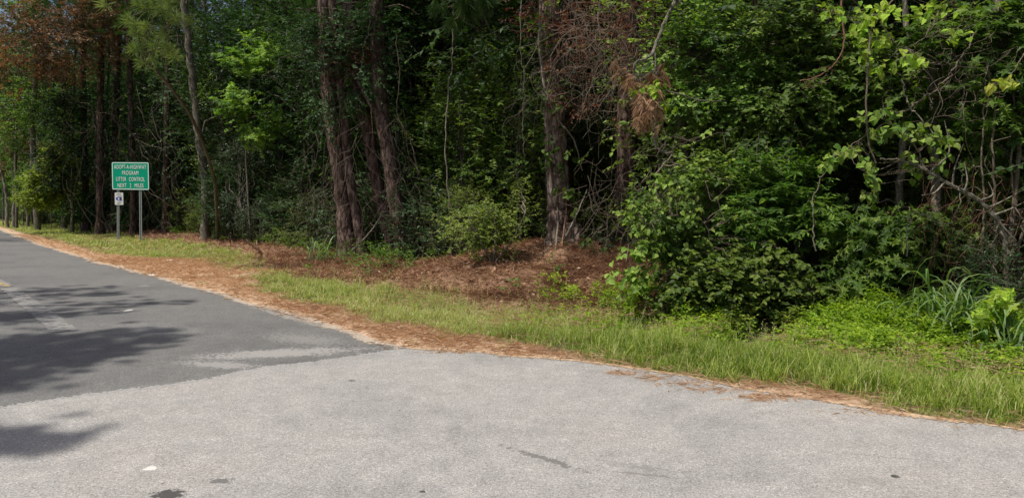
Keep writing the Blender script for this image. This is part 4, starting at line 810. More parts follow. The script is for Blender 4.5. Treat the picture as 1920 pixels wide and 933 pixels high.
custom('climbing_vine', bq, [([bq, (1046, 400, 15.9), (1030, 300, 15.9), (1024, 160, 15.9), (1010, 60, 15.9)], .022, .012)], [(1040, 292, 15.85, 18, 12, .2, 4), (1062, 365, 15.85, 8, 30, .2, 3), (1024, 190, 15.9, 26, 60, .3, 12), (1086, 474, 15.5, 14, 8, .2, 3), (1016, 60, 15.9, 30, 50, .4, 12)], 'leaf_mid', 'green leaved vine climbing the scaly pine on the mound', 'vine', .085, 'heart', seed=143, part='foliage', spart='stem', tl=.22, twigs=4, per=6, bark='twig', droop=.6)
custom('climbing_vine', bq + [0.1, 0, 0], [([bq + [.1, 0, 0], (1062, 380, 15.95), (1050, 260, 15.95), (1046, 120, 15.95), (1040, 0, 15.9)], .018, .01)], [(1060, 90, 15.7, 44, 90, .4, 26), (1090, 190, 15.6, 26, 24, .3, 9), (1010, 20, 15.7, 40, 40, .4, 14), (1180, 60, 15.2, 50, 60, .5, 20)], 'leaf_red', 'dead vine with red brown leaves high on the mound pine', 'vine', .08, seed=144, part='foliage', spart='stem', tl=.25, twigs=4, per=5, bark='red_twig', droop=.7)
for k, (px, py, Y) in enumerate([(668, 150, 20.0), (690, 95, 20), (1085, 180, 15.4)]):
    pass
custom('climbing_vine', G(640, 480), [([G(640, 480), (632, 300, 20.6), (650, 120, 20.4), (660, 0, 20.4)], .02, .012)], [(640, 100, 20.0, 40, 50, .6, 26), (685, 40, 19.9, 44, 40, .5, 24), (590, 70, 20.2, 34, 70, .6, 34), (612, 220, 20.0, 10, 50, .3, 10), (735, 90, 19.7, 10, 60, .3, 8), (660, 180, 20.1, 20, 20, .3, 8), (700, 150, 19.8, 14, 40, .3, 8)], 'leaf_dark', 'dark leaved creeper hanging over the leaning pine clump', 'vine', .09, seed=145, part='foliage', spart='stem', tl=.4, bark='twig', droop=.6)
custom('climbing_vine', G(690, 482), [([G(690, 482), (700, 300, 20.0), (690, 120, 20.0)], .012, .008)], [(650, 130, 20.0, 26, 12, .3, 7), (692, 100, 19.9, 12, 16, .2, 6), (745, 410, 19.6, 5, 8, .1, 2), (640, 90, 20.0, 8, 30, .2, 5)], 'leaf_red', 'withered red leaved creeper on the slender leaning trunks', 'vine', .09, seed=146, part='foliage', spart='stem', tl=.25, twigs=3, per=5, bark='red_twig', droop=.7)
# bough with green needles at the top, beside the mound pine
g2 = np.random.RandomState(150); t = MB(); nb = MB(); b0 = np.array([np.interp(7.4, vp_path[:, 2], vp_path[:, i]) for i in range(3)]); e_ = P(885, 8, 15.4)
a_ = arc(b0, e_, g2, .1, 10, .05); tube(t, a_, np.linspace(.05, .015, 10), 6)
q = e_ + g2.randn(26, 3) * [.32, .25, .16] + [0, 0, -.02]; sticks(t, np.repeat(e_[None], 26, 0), q, .008, .004)
b = np.array(vine_pine.location); t.build('branch', M['pine_bark'], vine_pine, b, smooth=True)
tufts(nb, g2, q, norm(q - b0 + g2.randn(26, 3) * .4), 60, .24, .006, .6, .25, .4); nb.build('needles', M['needle'], vine_pine, b)

# --- right hand thicket
Yb = 11.6
b = G(1255, 570); custom('grapevine', b, [([b, (1250, 450, 11.8), (1230, 340, 11.8), (1260, 290, 11.9)], .025, .01), ([b, (1290, 480, 11.8), (1310, 360, 11.9)], .02, .01)],
    [(1262, 400, 11.8, 52, 60, .6, 56), (1305, 330, 11.9, 60, 46, .6, 46), (1252, 480, 11.7, 30, 50, .4, 22), (1310, 470, 11.7, 56, 60, .6, 56)], 'leaf_vine', 'heart leaved vine mound climbing at the left end of the thicket', 'vine', .068, 'heart', seed=160, part='foliage', spart='stem', tl=.24, twigs=5, per=6, bark='twig', droop=.5, base_t=.35)
b = G(1430, 590); custom('shrub', b, [([b, (1440, 460, 11.8), (1450, 330, 11.8), (1455, 290, 11.8)], .03, .012), ([b, (1400, 460, 11.7), (1380, 380, 11.7)], .025, .01), ([b, (1490, 470, 11.8), (1520, 390, 11.8)], .025, .01)],
    [(1440, 350, 11.8, 70, 55, .5, 60), (1500, 400, 11.6, 60, 50, .5, 55), (1390, 420, 11.6, 60, 50, .5, 50), (1480, 320, 11.9, 50, 26, .4, 26)], 'leaf_mid', 'tall shrub with long narrow leaves in whorls, middle of the thicket', 'shrub', .135, 'lance', seed=161, part='foliage', spart='stem', tl=.18, twigs=5, per=9, cr=.14, droop=.1, base_t=.5)
b = G(1330, 600); custom('shrub', b, [([b, (1330, 540, 11.0), (1320, 500, 11.0)], .025, .01), ([b, (1400, 560, 10.9), (1430, 520, 10.8)], .02, .01)],
    [(1345, 515, 11.3, 80, 50, .9, 62), (1420, 520, 11.1, 90, 50, .8, 60), (1290, 552, 11.1, 44, 30, .5, 22), (1370, 568, 11.0, 96, 30, .6, 40), (1500, 550, 11.0, 56, 46, .6, 26)], 'leaf_mid', 'dense mid green bush low in the thicket above the weeds', 'shrub', .066, 'heart', seed=162, part='foliage', spart='stem', tl=.22, twigs=6, per=7, base_t=.55, sprd=.45)
b = G(1600, 600); b = ground(b[0], b[1] + 1.6); custom('sweetgum_tree', b, [([b, (1660, 480, b[1]), (1690, 300, b[1] - .3), (1700, 100, b[1] - .3), (1690, -150, b[1])], .07, .04)],
    [(1700, 450, 11.0, 90, 50, .6, 62), (1630, 500, 11.0, 60, 30, .5, 22), (1790, 480, 10.8, 60, 36, .5, 26), (1720, 540, 10.8, 50, 16, .3, 9), (1600, 420, 11.6, 50, 40, .5, 20), (1690, -260, 13.5, 200, 110, 1.6, 36)], 'leaf_mid', 'dark star leaved gum branching low above the shaded gap at right', 'tree', .125, 'star', seed=163, tl=.35, twigs=5, per=6, base_t=.4)
b = G(1330, 520); b = ground(2.9, 14.2); custom('hardwood_tree', b, [([b, (1290, 350, 14.2), (1270, 150, 14.2), (1280, -60, 14.2)], .11, .06)],
    [(1330, 50, 13.4, 80, 46, .9, 44), (1300, 190, 13.2, 46, 40, .7, 24), (1380, 190, 13.0, 56, 46, .7, 34), (1260, 120, 13.6, 30, 60, .6, 20), (1400, 110, 13.0, 60, 60, .8, 40), (1330, -180, 15, 150, 80, 1.4, 34)], 'leaf_vine', 'leafy green tree over the thicket right of the dead pine bough', 'tree', .10, seed=164, tl=.36, twigs=6, per=8, base_t=.3, sprd=.4)
b = ground(4.6, 13.4); custom('hardwood_tree', b, [([b, (1440, 350, 13.4), (1460, 150, 13.2), (1450, -60, 13.2)], .12, .07)],
    [(1480, 50, 12.4, 66, 50, .8, 40), (1480, 185, 12.2, 60, 40, .8, 36), (1550, 235, 12.2, 50, 26, .7, 18), (1560, 100, 12.2, 60, 60, .8, 40), (1440, 260, 12.6, 60, 30, .6, 30), (1480, -200, 14.5, 150, 80, 1.4, 34)], 'leaf_mid', 'dark leafed tree leaning out above the whorl leaved shrub', 'tree', .105, 'simple', seed=165, tl=.36)
b = ground(7.2, 11.2); custom('hardwood_tree', b, [([b, (1890, 300, 10.6), (1880, 100, 10.4), (1870, -80, 10.4)], .09, .05), ([(1890, 250, 10.6), (1860, 160, 10), (1850, 120, 9.8)], .03, .012)],
    [(1880, 190, 10.2, 60, 60, .6, 36), (1900, 330, 10.6, 50, 70, .6, 32), (1790, 90, 10.9, 60, 70, .7, 34), (1900, 60, 10.3, 60, 60, .7, 34), (1640, 150, 11.9, 70, 70, .7, 34), (1740, 200, 11.8, 50, 50, .7, 24), (1880, -220, 12, 150, 80, 1.4, 30)], 'leaf_mid', 'tall gum with drooping star leaves at the right edge', 'tree', .12, 'star', seed=166, tl=.36, twigs=5, per=6)
#@@PART3
# ================================================================== ROAD SIGN
def rrect(w_, h_, r_, n_=6):
    pts = []
    for cx_, cz_, a0 in [(w_ / 2 - r_, h_ / 2 - r_, 0), (-w_ / 2 + r_, h_ / 2 - r_, 90), (-w_ / 2 + r_, -h_ / 2 + r_, 180), (w_ / 2 - r_, -h_ / 2 + r_, 270)]:
        for k in range(n_ + 1): a = R(a0 + 90 * k / n_); pts.append((cx_ + r_ * math.cos(a), cz_ + r_ * math.sin(a)))
    return pts
def plate(name, w_, h_, r_, th, m, parent, loc, y0=0.0, ring=None):
    bm = bmesh.new(); o_ = rrect(w_, h_, r_); f_ = [bm.verts.new((x, y0, z)) for x, z in o_]; k_ = [bm.verts.new((x, y0 + th, z)) for x, z in o_]; n_ = len(o_)
    if ring:
        i_ = rrect(w_ - 2 * ring, h_ - 2 * ring, max(.004, r_ - ring)); g_ = [bm.verts.new((x, y0, z)) for x, z in i_]; h2 = [bm.verts.new((x, y0 + th, z)) for x, z in i_]
        for i in range(n_):
            j = (i + 1) % n_; bm.faces.new((f_[i], f_[j], g_[j], g_[i])); bm.faces.new((g_[i], g_[j], h2[j], h2[i]))
    else: bm.faces.new(f_); bm.faces.new(k_[::-1])
    for i in range(n_): j = (i + 1) % n_; bm.faces.new((f_[j], f_[i], k_[i], k_[j]))
    bmesh.ops.recalc_face_normals(bm, faces=bm.faces); me = bpy.data.meshes.new(name); bm.to_mesh(me); bm.free(); me.materials.append(m)
    o = bpy.data.objects.new(name, me); COL.objects.link(o); o.parent = parent; o.location = loc; return o
def text_mesh(lines, size, gap, m, parent, name, wscale=1.0, space=1.12, y=-0.006, off=0.0012):
    obs = []
    for i, (tx, xs) in enumerate(lines):
        c = bpy.data.curves.new('lettering', 'FONT'); c.body = tx; c.size = size; c.align_x = 'CENTER'; c.align_y = 'CENTER'; c.extrude = 0.0008; c.space_character = space; c.offset = off; c.space_word = 1.3
        ob = bpy.data.objects.new('lettering', c); COL.objects.link(ob); bpy.context.view_layer.update()
        me = bpy.data.meshes.new_from_object(ob.evaluated_get(bpy.context.evaluated_depsgraph_get())); bpy.data.objects.remove(ob)
        xs_ = [v.co.x for v in me.vertices]; k = xs / (max(xs_) - min(xs_))
        me.transform(Matrix(((k, 0, 0, 0), (0, 0, 1, y), (0, 1, 0, gap[i]), (0, 0, 0, 1)))); me.flip_normals(); me.materials.clear(); me.materials.append(m)
        obs.append(me)
    bm = bmesh.new()
    for me in obs: bm.from_mesh(me)
    me = bpy.data.meshes.new(name); bm.to_mesh(me); bm.free(); me.materials.append(m)
    o = bpy.data.objects.new(name, me); COL.objects.link(o); o.parent = parent; return o
MG = plain('sign_green', (0.0, 0.30, 0.17), 0.7, 0, .06, 6, .12); MW = plain('sign_white', (0.80, 0.82, 0.80), 0.4, 0, .06, 20)
MW2 = plain('weathered_white_plate', (0.66, 0.66, 0.62), 0.5, 0, .12, 14)
MBL = plain('emblem_blue', (0.03, 0.07, 0.40), 0.5); MK = plain('emblem_black', (0.02, 0.02, 0.025), 0.5); MGL = plain('faded_grey_print', (0.30, 0.31, 0.31), 0.6)
ML = plain('galvanised_steel', (0.36, 0.37, 0.36), 0.45, 0.6, .15, 25)
bl = G(219, 453); br_ = G(267, 452); Ys = float(bl[1]); pxm = F_PX / Ys
sb_ = G(243, 452); sb_ = ground(float(P(243, 452, Ys)[0]), Ys)
sg = root('road_sign', sb_, 'green roadside sign on two steel posts with a small white plate under its left half', 'road sign')
sg.rotation_euler = (0, R(0.8), R(-9)); cz = float(P(248, 330, Ys)[2] - sb_[2]); W_, H_ = 76 / pxm, 51.5 / pxm
pn = plate('sign_panel', W_, H_, .06, .004, MG, sg, (5 / pxm, -.03, cz))
plate('border', W_ - .03, H_ - .03, .05, .002, MW, pn, (0, 0, 0), y0=-.0025, ring=.028)
lg = H_ / 49.5
text_mesh([('ADOPT-A-HIGHWAY', 63 * lg), ('PROGRAM', 32 * lg), ('LITTER  CONTROL', 56 * lg), ('NEXT  2  MILES', 51 * lg)], 10.4 * lg, [15.8 * lg, 5.2 * lg, -6.0 * lg, -17.2 * lg], MW, pn, 'lettering', off=.0)
for (px, lean_) in [(219.5, 3.2), (266.5, 1.0)]:
    x0 = (px - 243) / pxm; ht = cz + H_ * .42; pb = MB()
    def bx(x1, x2, y1, y2, z1, z2):
        V = [(x, y, z) for z in (z1, z2) for (x, y) in ((x1, y1), (x2, y1), (x2, y2), (x1, y2))]
        V = [(x + lean_ / pxm * z / ht, y, z) for x, y, z in V]
        pb.add(V, quads=[(0, 3, 2, 1), (4, 5, 6, 7), (0, 1, 5, 4), (1, 2, 6, 5), (2, 3, 7, 6), (3, 0, 4, 7)])
    bx(-.055, -.024, -.012, -.006, -.3, ht); bx(.024, .055, -.012, -.006, -.3, ht); bx(-.024, -.018, -.012, .030, -.3, ht); bx(.018, .024, -.012, .030, -.3, ht); bx(-.018, .018, .024, .030, -.3, ht)
    po = pb.build('post', ML, sg); po.location = (x0, .0, 0)
sp = plate('sponsor_plate', 17.5 / pxm, 23 / pxm, .03, .004, MW2, sg, ((223.8 - 243) / pxm, -.03, cz - 42.5 / pxm)); sp['label'] = 'small white plate with a blue and black eye shaped emblem'
def ell(cx_, cz_, rx, rz, n_=20): return [(cx_ + rx * math.cos(i / n_ * 6.2832), cz_ + rz * math.sin(i / n_ * 6.2832)) for i in range(n_)]
def flatshape(name, pts, y, m, parent):
    bm = bmesh.new(); f = bm.faces.new([bm.verts.new((x, y, z)) for x, z in pts]); e = bmesh.ops.extrude_face_region(bm, geom=[f])
    bmesh.ops.translate(bm, verts=[v for v in e['geom'] if isinstance(v, bmesh.types.BMVert)], vec=(0, .0012, 0)); bmesh.ops.recalc_face_normals(bm, faces=bm.faces)
    me = bpy.data.meshes.new(name); bm.to_mesh(me); bm.free(); me.materials.append(m); o = bpy.data.objects.new(name, me); COL.objects.link(o); o.parent = parent; return o
u = 1 / pxm
flatshape('emblem', [(-7 * u, 0)] + [(x * u, z * u) for x, z in [(-5, 2.4), (-1, 3.7), (4, 3.9), (7, 3.0), (7, 2.2), (2, 2.6), (-2, 1.8), (-3, 0), (-2, -1.8), (2, -2.6), (7, -2.2), (7, -3.0), (4, -3.9), (-1, -3.7), (-5, -2.4)]], -.003, MBL, sp)
flatshape('emblem', ell(3.2 * u, 0, 2.7 * u, 2.1 * u), -.0035, MK, sp)
for (zz, x1, x2) in [(9.3, -4, 4), (6.4, -5, 5.5), (-6.6, -3, 4.5), (-9.0, -4.5, 3)]:
    flatshape('print_line', [(x1 * u, (zz - .7) * u), (x2 * u, (zz - .7) * u), (x2 * u, (zz + .7) * u), (x1 * u, (zz + .7) * u)], -.003, MGL, sp)

# ================================================================== VINES, DEAD LIMBS, STICKS
def vine(pts, r0, r1, m, label, name='hanging_vine', cat='vine', seed=0, jit=.05, leafm=None, size=.07, side=0, n_side=0):
    g2 = np.random.RandomState(seed); p = smooth_path(pix_path(pts), 7, jit, g2); t = MB(); tube(t, p, np.linspace(r0, r1, len(p)), 6, .15, g2)
    for k in range(n_side):
        i = g2.randint(2, len(p) - 1); d = g2.randn(3) * [1, .5, .8]; d = d / np.linalg.norm(d); L = side * (.3 + g2.rand())
        q = smooth_path(np.array([p[i], p[i] + d * L * .5 + g2.randn(3) * .1 * L, p[i] + d * L + g2.randn(3) * .2 * L]), 4); tube(t, q, np.linspace(r0 * .45, r1 * .35, len(q)), 4)
    b = p[np.argmin(p[:, 2])]
    if leafm:
        rt = root(name, b, label, cat); t.build('stem', M[m], rt, b); c = MB(); sprays(c, None, g2, p[g2.randint(0, len(p), 14)], p.mean(0) + [0, .5, 0], .1, 3, .16, 4, size, 'heart', .6)
        c.build('foliage', M[leafm], rt, b); return rt
    return tag(t.build(name, M[m], origin=tuple(b)), label, cat)
vine([(850, 20, 18), (848, 110, 18), (838, 200, 18), (836, 290, 18), (842, 380, 18), (846, 480, 18)], .014, .018, 'pale_twig', 'long pale vine hanging straight down between the leaning clump and the mound pine', seed=1)
vine([(1018, -30, 15.6), (1012, 60, 15.6), (1014, 120, 15.5), (1026, 180, 15.5), (1048, 225, 15.6), (1075, 262, 15.7), (1092, 320, 15.8)], .024, .012, 'pale_twig', 'thick pale vine swooping down across the mound pine from left to right', seed=2, jit=.03)
vine([(978, -20, 15.5), (976, 90, 15.5), (983, 160, 15.5), (980, 230, 15.5), (984, 292, 15.5)], .012, .007, 'pale_twig', 'thin pale vine dangling just left of the mound pine', seed=3)
vine([(598, -20, 20), (600, 90, 20), (585, 145, 20), (598, 185, 20), (620, 235, 20)], .016, .008, 'twig', 'thin vine looping left of the leaning pine clump', seed=4)
vine([(688, -20, 19.5), (694, 40, 19.5), (680, 100, 19.5), (676, 150, 19.5)], .012, .006, 'pale_twig', 'short thin vine hanging in front of the leaning pine clump', seed=5)
vine([(742, 60, 19), (748, 140, 19), (744, 210, 19), (768, 260, 19), (784, 320, 19)], .010, .006, 'twig', 'thin vine curving away right of the leaning pine clump', seed=6)
vine([(660, 130, 20.3), (676, 160, 20.1), (694, 195, 19.9), (712, 222, 19.9)], .06, .045, 'clump_bark', 'short dark limb crossing between the leaning trunks high up', 'broken_limb', 'branch', 70, .02)
vine([(660, 470, 19.3), (680, 450, 19.3), (698, 430, 19.4), (714, 405, 19.5)], .03, .018, 'grey_bark', 'pale broken limb leaning at the foot of the leaning pine clump', 'fallen_limb', 'branch', 7, .02, n_side=4, side=.3)
vine([(1036, 478, 15.4), (1062, 440, 15.4), (1082, 400, 15.5), (1101, 355, 15.7)], .026, .012, 'pale_twig', 'straight pale stick leaning against the foot of the mound pine', 'fallen_limb', 'branch', 8, .015)
vine([(1008, 490, 15.2), (1028, 465, 15.3), (1048, 445, 15.4)], .024, .014, 'grey_bark', 'short grey limb propped on the left of the flared pine base', 'fallen_limb', 'branch', 9, .015)
vine([(1178, 560, 11.6), (1176, 500, 11.6), (1180, 430, 11.6), (1186, 380, 11.7), (1205, 350, 11.8)], .009, .006, 'pale_twig', 'pale stem bending at the left end of the thicket', 'climbing_vine', seed=10, leafm='leaf_vine')
vine([(1195, 540, 11.1), (1180, 500, 11.2), (1200, 470, 11.3), (1235, 448, 11.5)], .006, .006, 'twig', 'leafy tendril reaching out left over the straw from the thicket', 'climbing_vine', seed=11, leafm='leaf_vine', size=.085)
vine([(1890, 475, 9.4), (1868, 410, 9.4), (1822, 368, 9.4), (1772, 340, 9.4), (1722, 312, 9.4), (1688, 300, 9.4), (1650, 298, 9.4)], .036, .009, 'grey_bark', 'grey limb leaning far left from the stems at the right edge', 'dead_branch', 'branch', 12, .02, n_side=14, side=.45)
vine([(1632, 60, 9.5), (1627, 130, 9.5), (1624, 200, 9.5), (1628, 265, 9.5), (1642, 305, 9.5)], .012, .009, 'twig', 'smooth bare vine hanging and curling at its foot among the heart leaves', seed=13, jit=.01)
vine([(1500, 152, 10.2), (1525, 147, 10.2), (1552, 132, 10.2), (1573, 108, 10.2), (1583, 80, 10.2), (1578, 20, 10.3), (1580, -30, 10.4)], .008, .012, 'red_twig', 'reddish bare twig hanging down and bending left over the thicket', 'dead_branch', 'branch', 14, .012, n_side=12, side=.25)
vine([(1690, 150, 9.6), (1705, 195, 9.6), (1730, 225, 9.6), (1752, 250, 9.6)], .010, .006, 'pale_twig', 'pale thin vine slanting down right amid the heart leaves', seed=15)
vine([(1680, 215, 9.7), (1720, 190, 9.7), (1765, 160, 9.7), (1800, 110, 9.7), (1830, 60, 9.7)], .012, .007, 'twig', 'bare vine rising right toward the top corner', seed=16)
vine([(1530, 470, 10.8), (1524, 400, 10.8), (1532, 350, 10.8), (1545, 320, 10.8)], .009, .006, 'pale_twig', 'thin pale stem curving up beside the whorl leaved shrub', seed=17)
vine([(1700, 480, 9.9), (1712, 400, 9.9), (1778, 420, 9.9), (1800, 360, 9.9), (1802, 300, 9.9)], .008, .006, 'pale_twig', 'thin pale vine bending sharply in the gap right of the gum', seed=18)
for k, (x0, x1, r_, lab) in enumerate([(1890, 1912, .050, 'thickest grey bare stem at the right edge of the wood'), (1868, 1862, .026, 'thin grey stem just left of the thickest stem at right edge'), (1912, 1935, .030, 'pale stem leaning out of the frame at right edge'), (1846, 1842, .020, 'thin straight cane left of the right edge stems'), (1902, 1896, .022, 'slim cane crossing behind the thickest stem at right edge')]):
    b = ground(*P(x0, 500, 9.9 + .12 * k)[:2]); vine([b, (x0 - 2, 480, 9.9), (x0 + (x1 - x0) * .6, 380, 9.9), (x1, 260, 9.9), (x1 + 6, 150, 10)], r_ * .8, r_ * .4, 'twig', lab, 'dead_sapling', 'sapling', 30 + k, .03, n_side=10, side=.4)
b = ground(*P(1762, 440, 11.4)[:2]); vine([b, (1764, 450, 11.4), (1756, 380, 11.4), (1752, 250, 11.5), (1745, 60, 11.6)], .085, .06, 'grey_bark', 'smooth grey trunk in the dark gap behind the johnson grass', 'leafless_tree', 'tree', 40, .03)
b = ground(*P(1428, 300, 14.6)[:2]); vine([b, (1424, 400, 14.6), (1420, 240, 14.6), (1416, 60, 14.6), (1414, -60, 14.6)], .11, .08, 'grey_bark', 'dim grey brown trunk behind the whorl leaved shrub', 'leafless_tree', 'tree', 41, .03)
# dead limb with a hanging clump of brown needles
g2 = np.random.RandomState(50); b = P(1262, 20, 12.6); t = MB(); nb = MB()
for pts, r0, r1 in [([(1300, -60, 12.9), (1252, 30, 12.7), (1226, 92, 12.6), (1216, 108, 12.5), (1190, 120, 12.5), (1193, 160, 12.5)], .035, .014), ([(1226, 92, 12.6), (1232, 160, 12.5), (1227, 215, 12.5), (1226, 245, 12.5), (1232, 278, 12.45), (1262, 290, 12.4), (1302, 312, 12.3)], .018, .022),
                    ([(1232, 165, 12.5), (1270, 176, 12.4), (1325, 190, 12.3), (1360, 188, 12.2)], .012, .009), ([(1320, 189, 12.3), (1345, 178, 12.2)], .008, .004)]:
    q = smooth_path(pix_path(pts), 8, .02, g2); tube(t, q, np.linspace(r0, r1, len(q)), 7, .2, g2)
T_ = [(1213, 196, 20, 15), (1222, 218, 20, 15), (1208, 232, 10, 10), (1232, 150, 16, 20), (1182, 152, 6, 9), (1168, 135, 5, 14)]
for (px, py, n_, sp_) in T_:
    c_ = P(px, py, 12.5); q = c_ + g2.randn(n_, 3) * [sp_ * 12.5 / F_PX * .7, .12, sp_ * 12.5 / F_PX * .75]; sticks(t, np.repeat(P(1228, py - 20, 12.5)[None], n_, 0), q, .004, .002)
    tufts(nb, g2, q, norm(g2.randn(n_, 3) * .45 + [0, 0, -1.0]), 17, .17, .0028, .6, .35, .8 if py > 180 else .3)
rt = root('dead_pine_bough', b, 'dead forked bough holding a hanging clump of orange brown needles', 'branch'); t.build('branch', M['grey_bark'], rt, b); nb.build('needles', M['needle_dead'], rt, b)
# curtains of tangled bare vines
def tangle(box, Y, n_, m, label, seed, r_=.005, drop=.9, leafm=None, nl=0):
    g2 = np.random.RandomState(seed); t = MB(); x0, x1, y0, y1 = box; al = []
    for k in range(n_):
        px = x0 + (x1 - x0) * g2.rand(); py = y0 + (y1 - y0) * g2.rand() * .7; a = P(px, py, Y + g2.randn() * .35); p = [a]; d = np.array([g2.randn() * .5, g2.randn() * .2, -1 * drop + g2.randn() * .6])
        for q in range(5 + g2.randint(5)): d = d * .6 + np.array([g2.randn() * .55, g2.randn() * .2, -.35 * drop + g2.randn() * .5]); p.append(p[-1] + d / np.linalg.norm(d) * (.14 + .16 * g2.rand()) * Y / 14)
        sp_ = smooth_path(np.array(p), 3); tube(t, sp_, r_ * (.6 + g2.rand()) * np.linspace(1, .6, len(sp_)), 4, 0, g2); al.append(sp_)
    if leafm:
        al = np.concatenate(al); sel = al[g2.randint(0, len(al), nl)]; sprays(t, None, g2, sel, sel.mean(0) + [0, 1, 0], .05, 2, .12, 4, .06, 'simple', .6, mi=1)
        o = t.build('vine_tangle', [M[m], M[leafm]])
    else: o = t.build('vine_tangle', M[m])
    return tag(o, label, 'vines', kind='stuff')
tangle((1060, 1235, -30, 250), 14.2, 120, 'pale_twig', 'curtain of fine tangled bare vines between the mound pine and the dead bough', 61, .0030, .7, 'leaf_red', 60)
tangle((1050, 1250, -60, 150), 14.6, 120, 'red_twig', 'reddish tangle of dead vines at the top beside the mound pine', 62, .0034, .8, 'leaf_red', 110)
tangle((985, 1100, -30, 250), 15.6, 70, 'twig', 'fine vines wrapped about the mound pine', 63, .0034, 1.1)
tangle((1700, 1880, 20, 260), 9.9, 48, 'twig', 'pale tangle of dead vines in the upper right leaves', 64, .0024, .2)
tangle((1740, 1930, 300, 560), 10.3, 100, 'red_twig', 'brown thicket of dry stems behind the right hand sapling', 65, .0028, 1.3)
tangle((1100, 1180, 280, 470), 14.6, 26, 'twig', 'drooping dry vines right of the flared pine base', 66, .0034, 1.0)
tangle((560, 780, 200, 470), 19.2, 70, 'twig', 'fine hanging vines around the leaning pine clump', 67, .004, 1.3)
tangle((1180, 1340, 270, 430), 11.6, 34, 'twig', 'dry stems over the heart leaved vine mound', 68, .0026, .5)
tangle((120, 330, 150, 430), 33, 60, 'twig', 'faint dry vines hanging behind the road sign', 69, .009, 1.2)

# heart leaved vines at upper right: every leaf its own part
def leaf_proto(kind, m, name, size, seed, bend=.1):
    V, Fc = TPL[kind]; g2 = np.random.RandomState(seed); out = []
    for k in range(6):
        b_ = MB(); v = V.copy(); v[:, 2] += -bend * v[:, 1] ** 2 + .03 * g2.randn(len(v)); v[:, 0] *= 1 + .1 * g2.randn(); b_.add(v * size, tris=Fc, rnd=np.full(len(v), [0.1, .3, .45, .6, .8, .98][k])); out.append(b_.mesh(name, M[m]))
    return out
def orient(o, tip, nrm, s_):
    y = Vector(tip).normalized(); x = y.cross(Vector(nrm)).normalized(); z = x.cross(y); mt = Matrix((x, y, z)).transposed().to_4x4(); o.rotation_euler = mt.to_euler(); o.scale = (s_, s_, s_)
def leafy_vine(name, stems, clusters, protos, label, cat, seed, Y, m='twig', sz=(.7, 1.25), face=(-.1, -.55, .8)):
    g2 = np.random.RandomState(seed); t = MB(); paths = []
    for pts, r0, r1 in stems:
        q = smooth_path(pix_path(pts), 7, .02, g2); tube(t, q, np.linspace(r0, r1, len(q)), 5, .1, g2); paths.append(q)
    al = np.concatenate(paths); b = al[np.argmin(al[:, 2])]; rt = root(name, b, label, cat)
    for (px, py, hw, hh, n_) in clusters:
        for k in range(n_):
            c_ = P(px + g2.randn() * hw * .55, py + g2.randn() * hh * .55, Y + g2.randn() * .16); j = np.argmin(np.sum((al - c_) ** 2, 1))
            if k % 3 == 0: tube(t, arc(al[j], c_, g2, .05, 5, .15), np.linspace(.004, .002, 5), 3)
            o = bpy.data.objects.new('leaf', protos[int(g2.randint(0, 6))]); COL.objects.link(o); o.parent = rt; o.location = tuple(c_ - b)
            orient(o, (g2.randn() * .6, -.3 + g2.randn() * .4, -.55 + g2.randn() * .45), (face[0] + g2.randn() * .4, face[1] + g2.randn() * .35, face[2] + g2.randn() * .3), sz[0] + (sz[1] - sz[0]) * g2.rand())
    t.build('stem', M[m], rt, b); return rt
HV = leaf_proto('heart', 'leaf_vine', 'heart_leaf', .085, 1, .15); HL = leaf_proto('heart', 'leaf_lime', 'lime_heart_leaf', .085, 2, .15)
leafy_vine('grapevine', [([(1700, -30, 9.7), (1650, 30, 9.7), (1625, 80, 9.7), (1630, 160, 9.7)], .012, .005), ([(1640, 40, 9.7), (1580, 30, 9.7), (1545, 20, 9.7)], .008, .004), ([(1650, 40, 9.7), (1690, 90, 9.7), (1735, 70, 9.7)], .008, .004)],
    [(1560, 22, 26, 12, 24), (1625, 30, 24, 22, 36), (1618, 70, 20, 22, 34), (1648, 78, 16, 14, 22), (1620, 105, 12, 10, 14), (1655, 130, 26, 10, 24), (1715, 110, 24, 12, 26), (1665, 20, 22, 18, 24), (1740, 20, 40, 12, 26), (1790, 65, 26, 14, 18), (1600, 50, 20, 14, 16)], HL, 'bright heart leaved vine hanging at the top of the thicket', 'vine', 201, 9.7)
leafy_vine('grapevine', [([(1730, 330, 9.6), (1720, 280, 9.6), (1680, 240, 9.6), (1640, 215, 9.6), (1610, 210, 9.6)], .010, .005), ([(1720, 285, 9.6), (1760, 260, 9.6), (1800, 265, 9.6)], .008, .004), ([(1660, 230, 9.6), (1600, 270, 9.6), (1560, 295, 9.6)], .007, .004)],
    [(1650, 212, 26, 12, 32), (1612, 222, 10, 14, 14), (1690, 240, 28, 14, 34), (1740, 255, 30, 14, 42), (1780, 262, 24, 10, 28), (1650, 250, 18, 10, 20), (1600, 285, 34, 12, 34), (1560, 298, 14, 10, 18), (1548, 310, 10, 6, 12), (1632, 318, 12, 16, 22), (1712, 300, 20, 14, 20)], HV, 'heart leaved vine strung across the dark middle of the right hand wood', 'vine', 202, 9.6)
leafy_vine('grapevine', [([(1635, 300, 9.6), (1640, 340, 9.6), (1638, 375, 9.6)], .006, .003), ([(1636, 345, 9.6), (1650, 380, 9.6)], .005, .003)], [(1636, 345, 12, 22, 26), (1634, 368, 14, 8, 12), (1712, 325, 12, 10, 8), (1765, 300, 16, 26, 14)], HV, 'small heart leaved spray hanging lowest below the strung vine', 'vine', 203, 9.6)
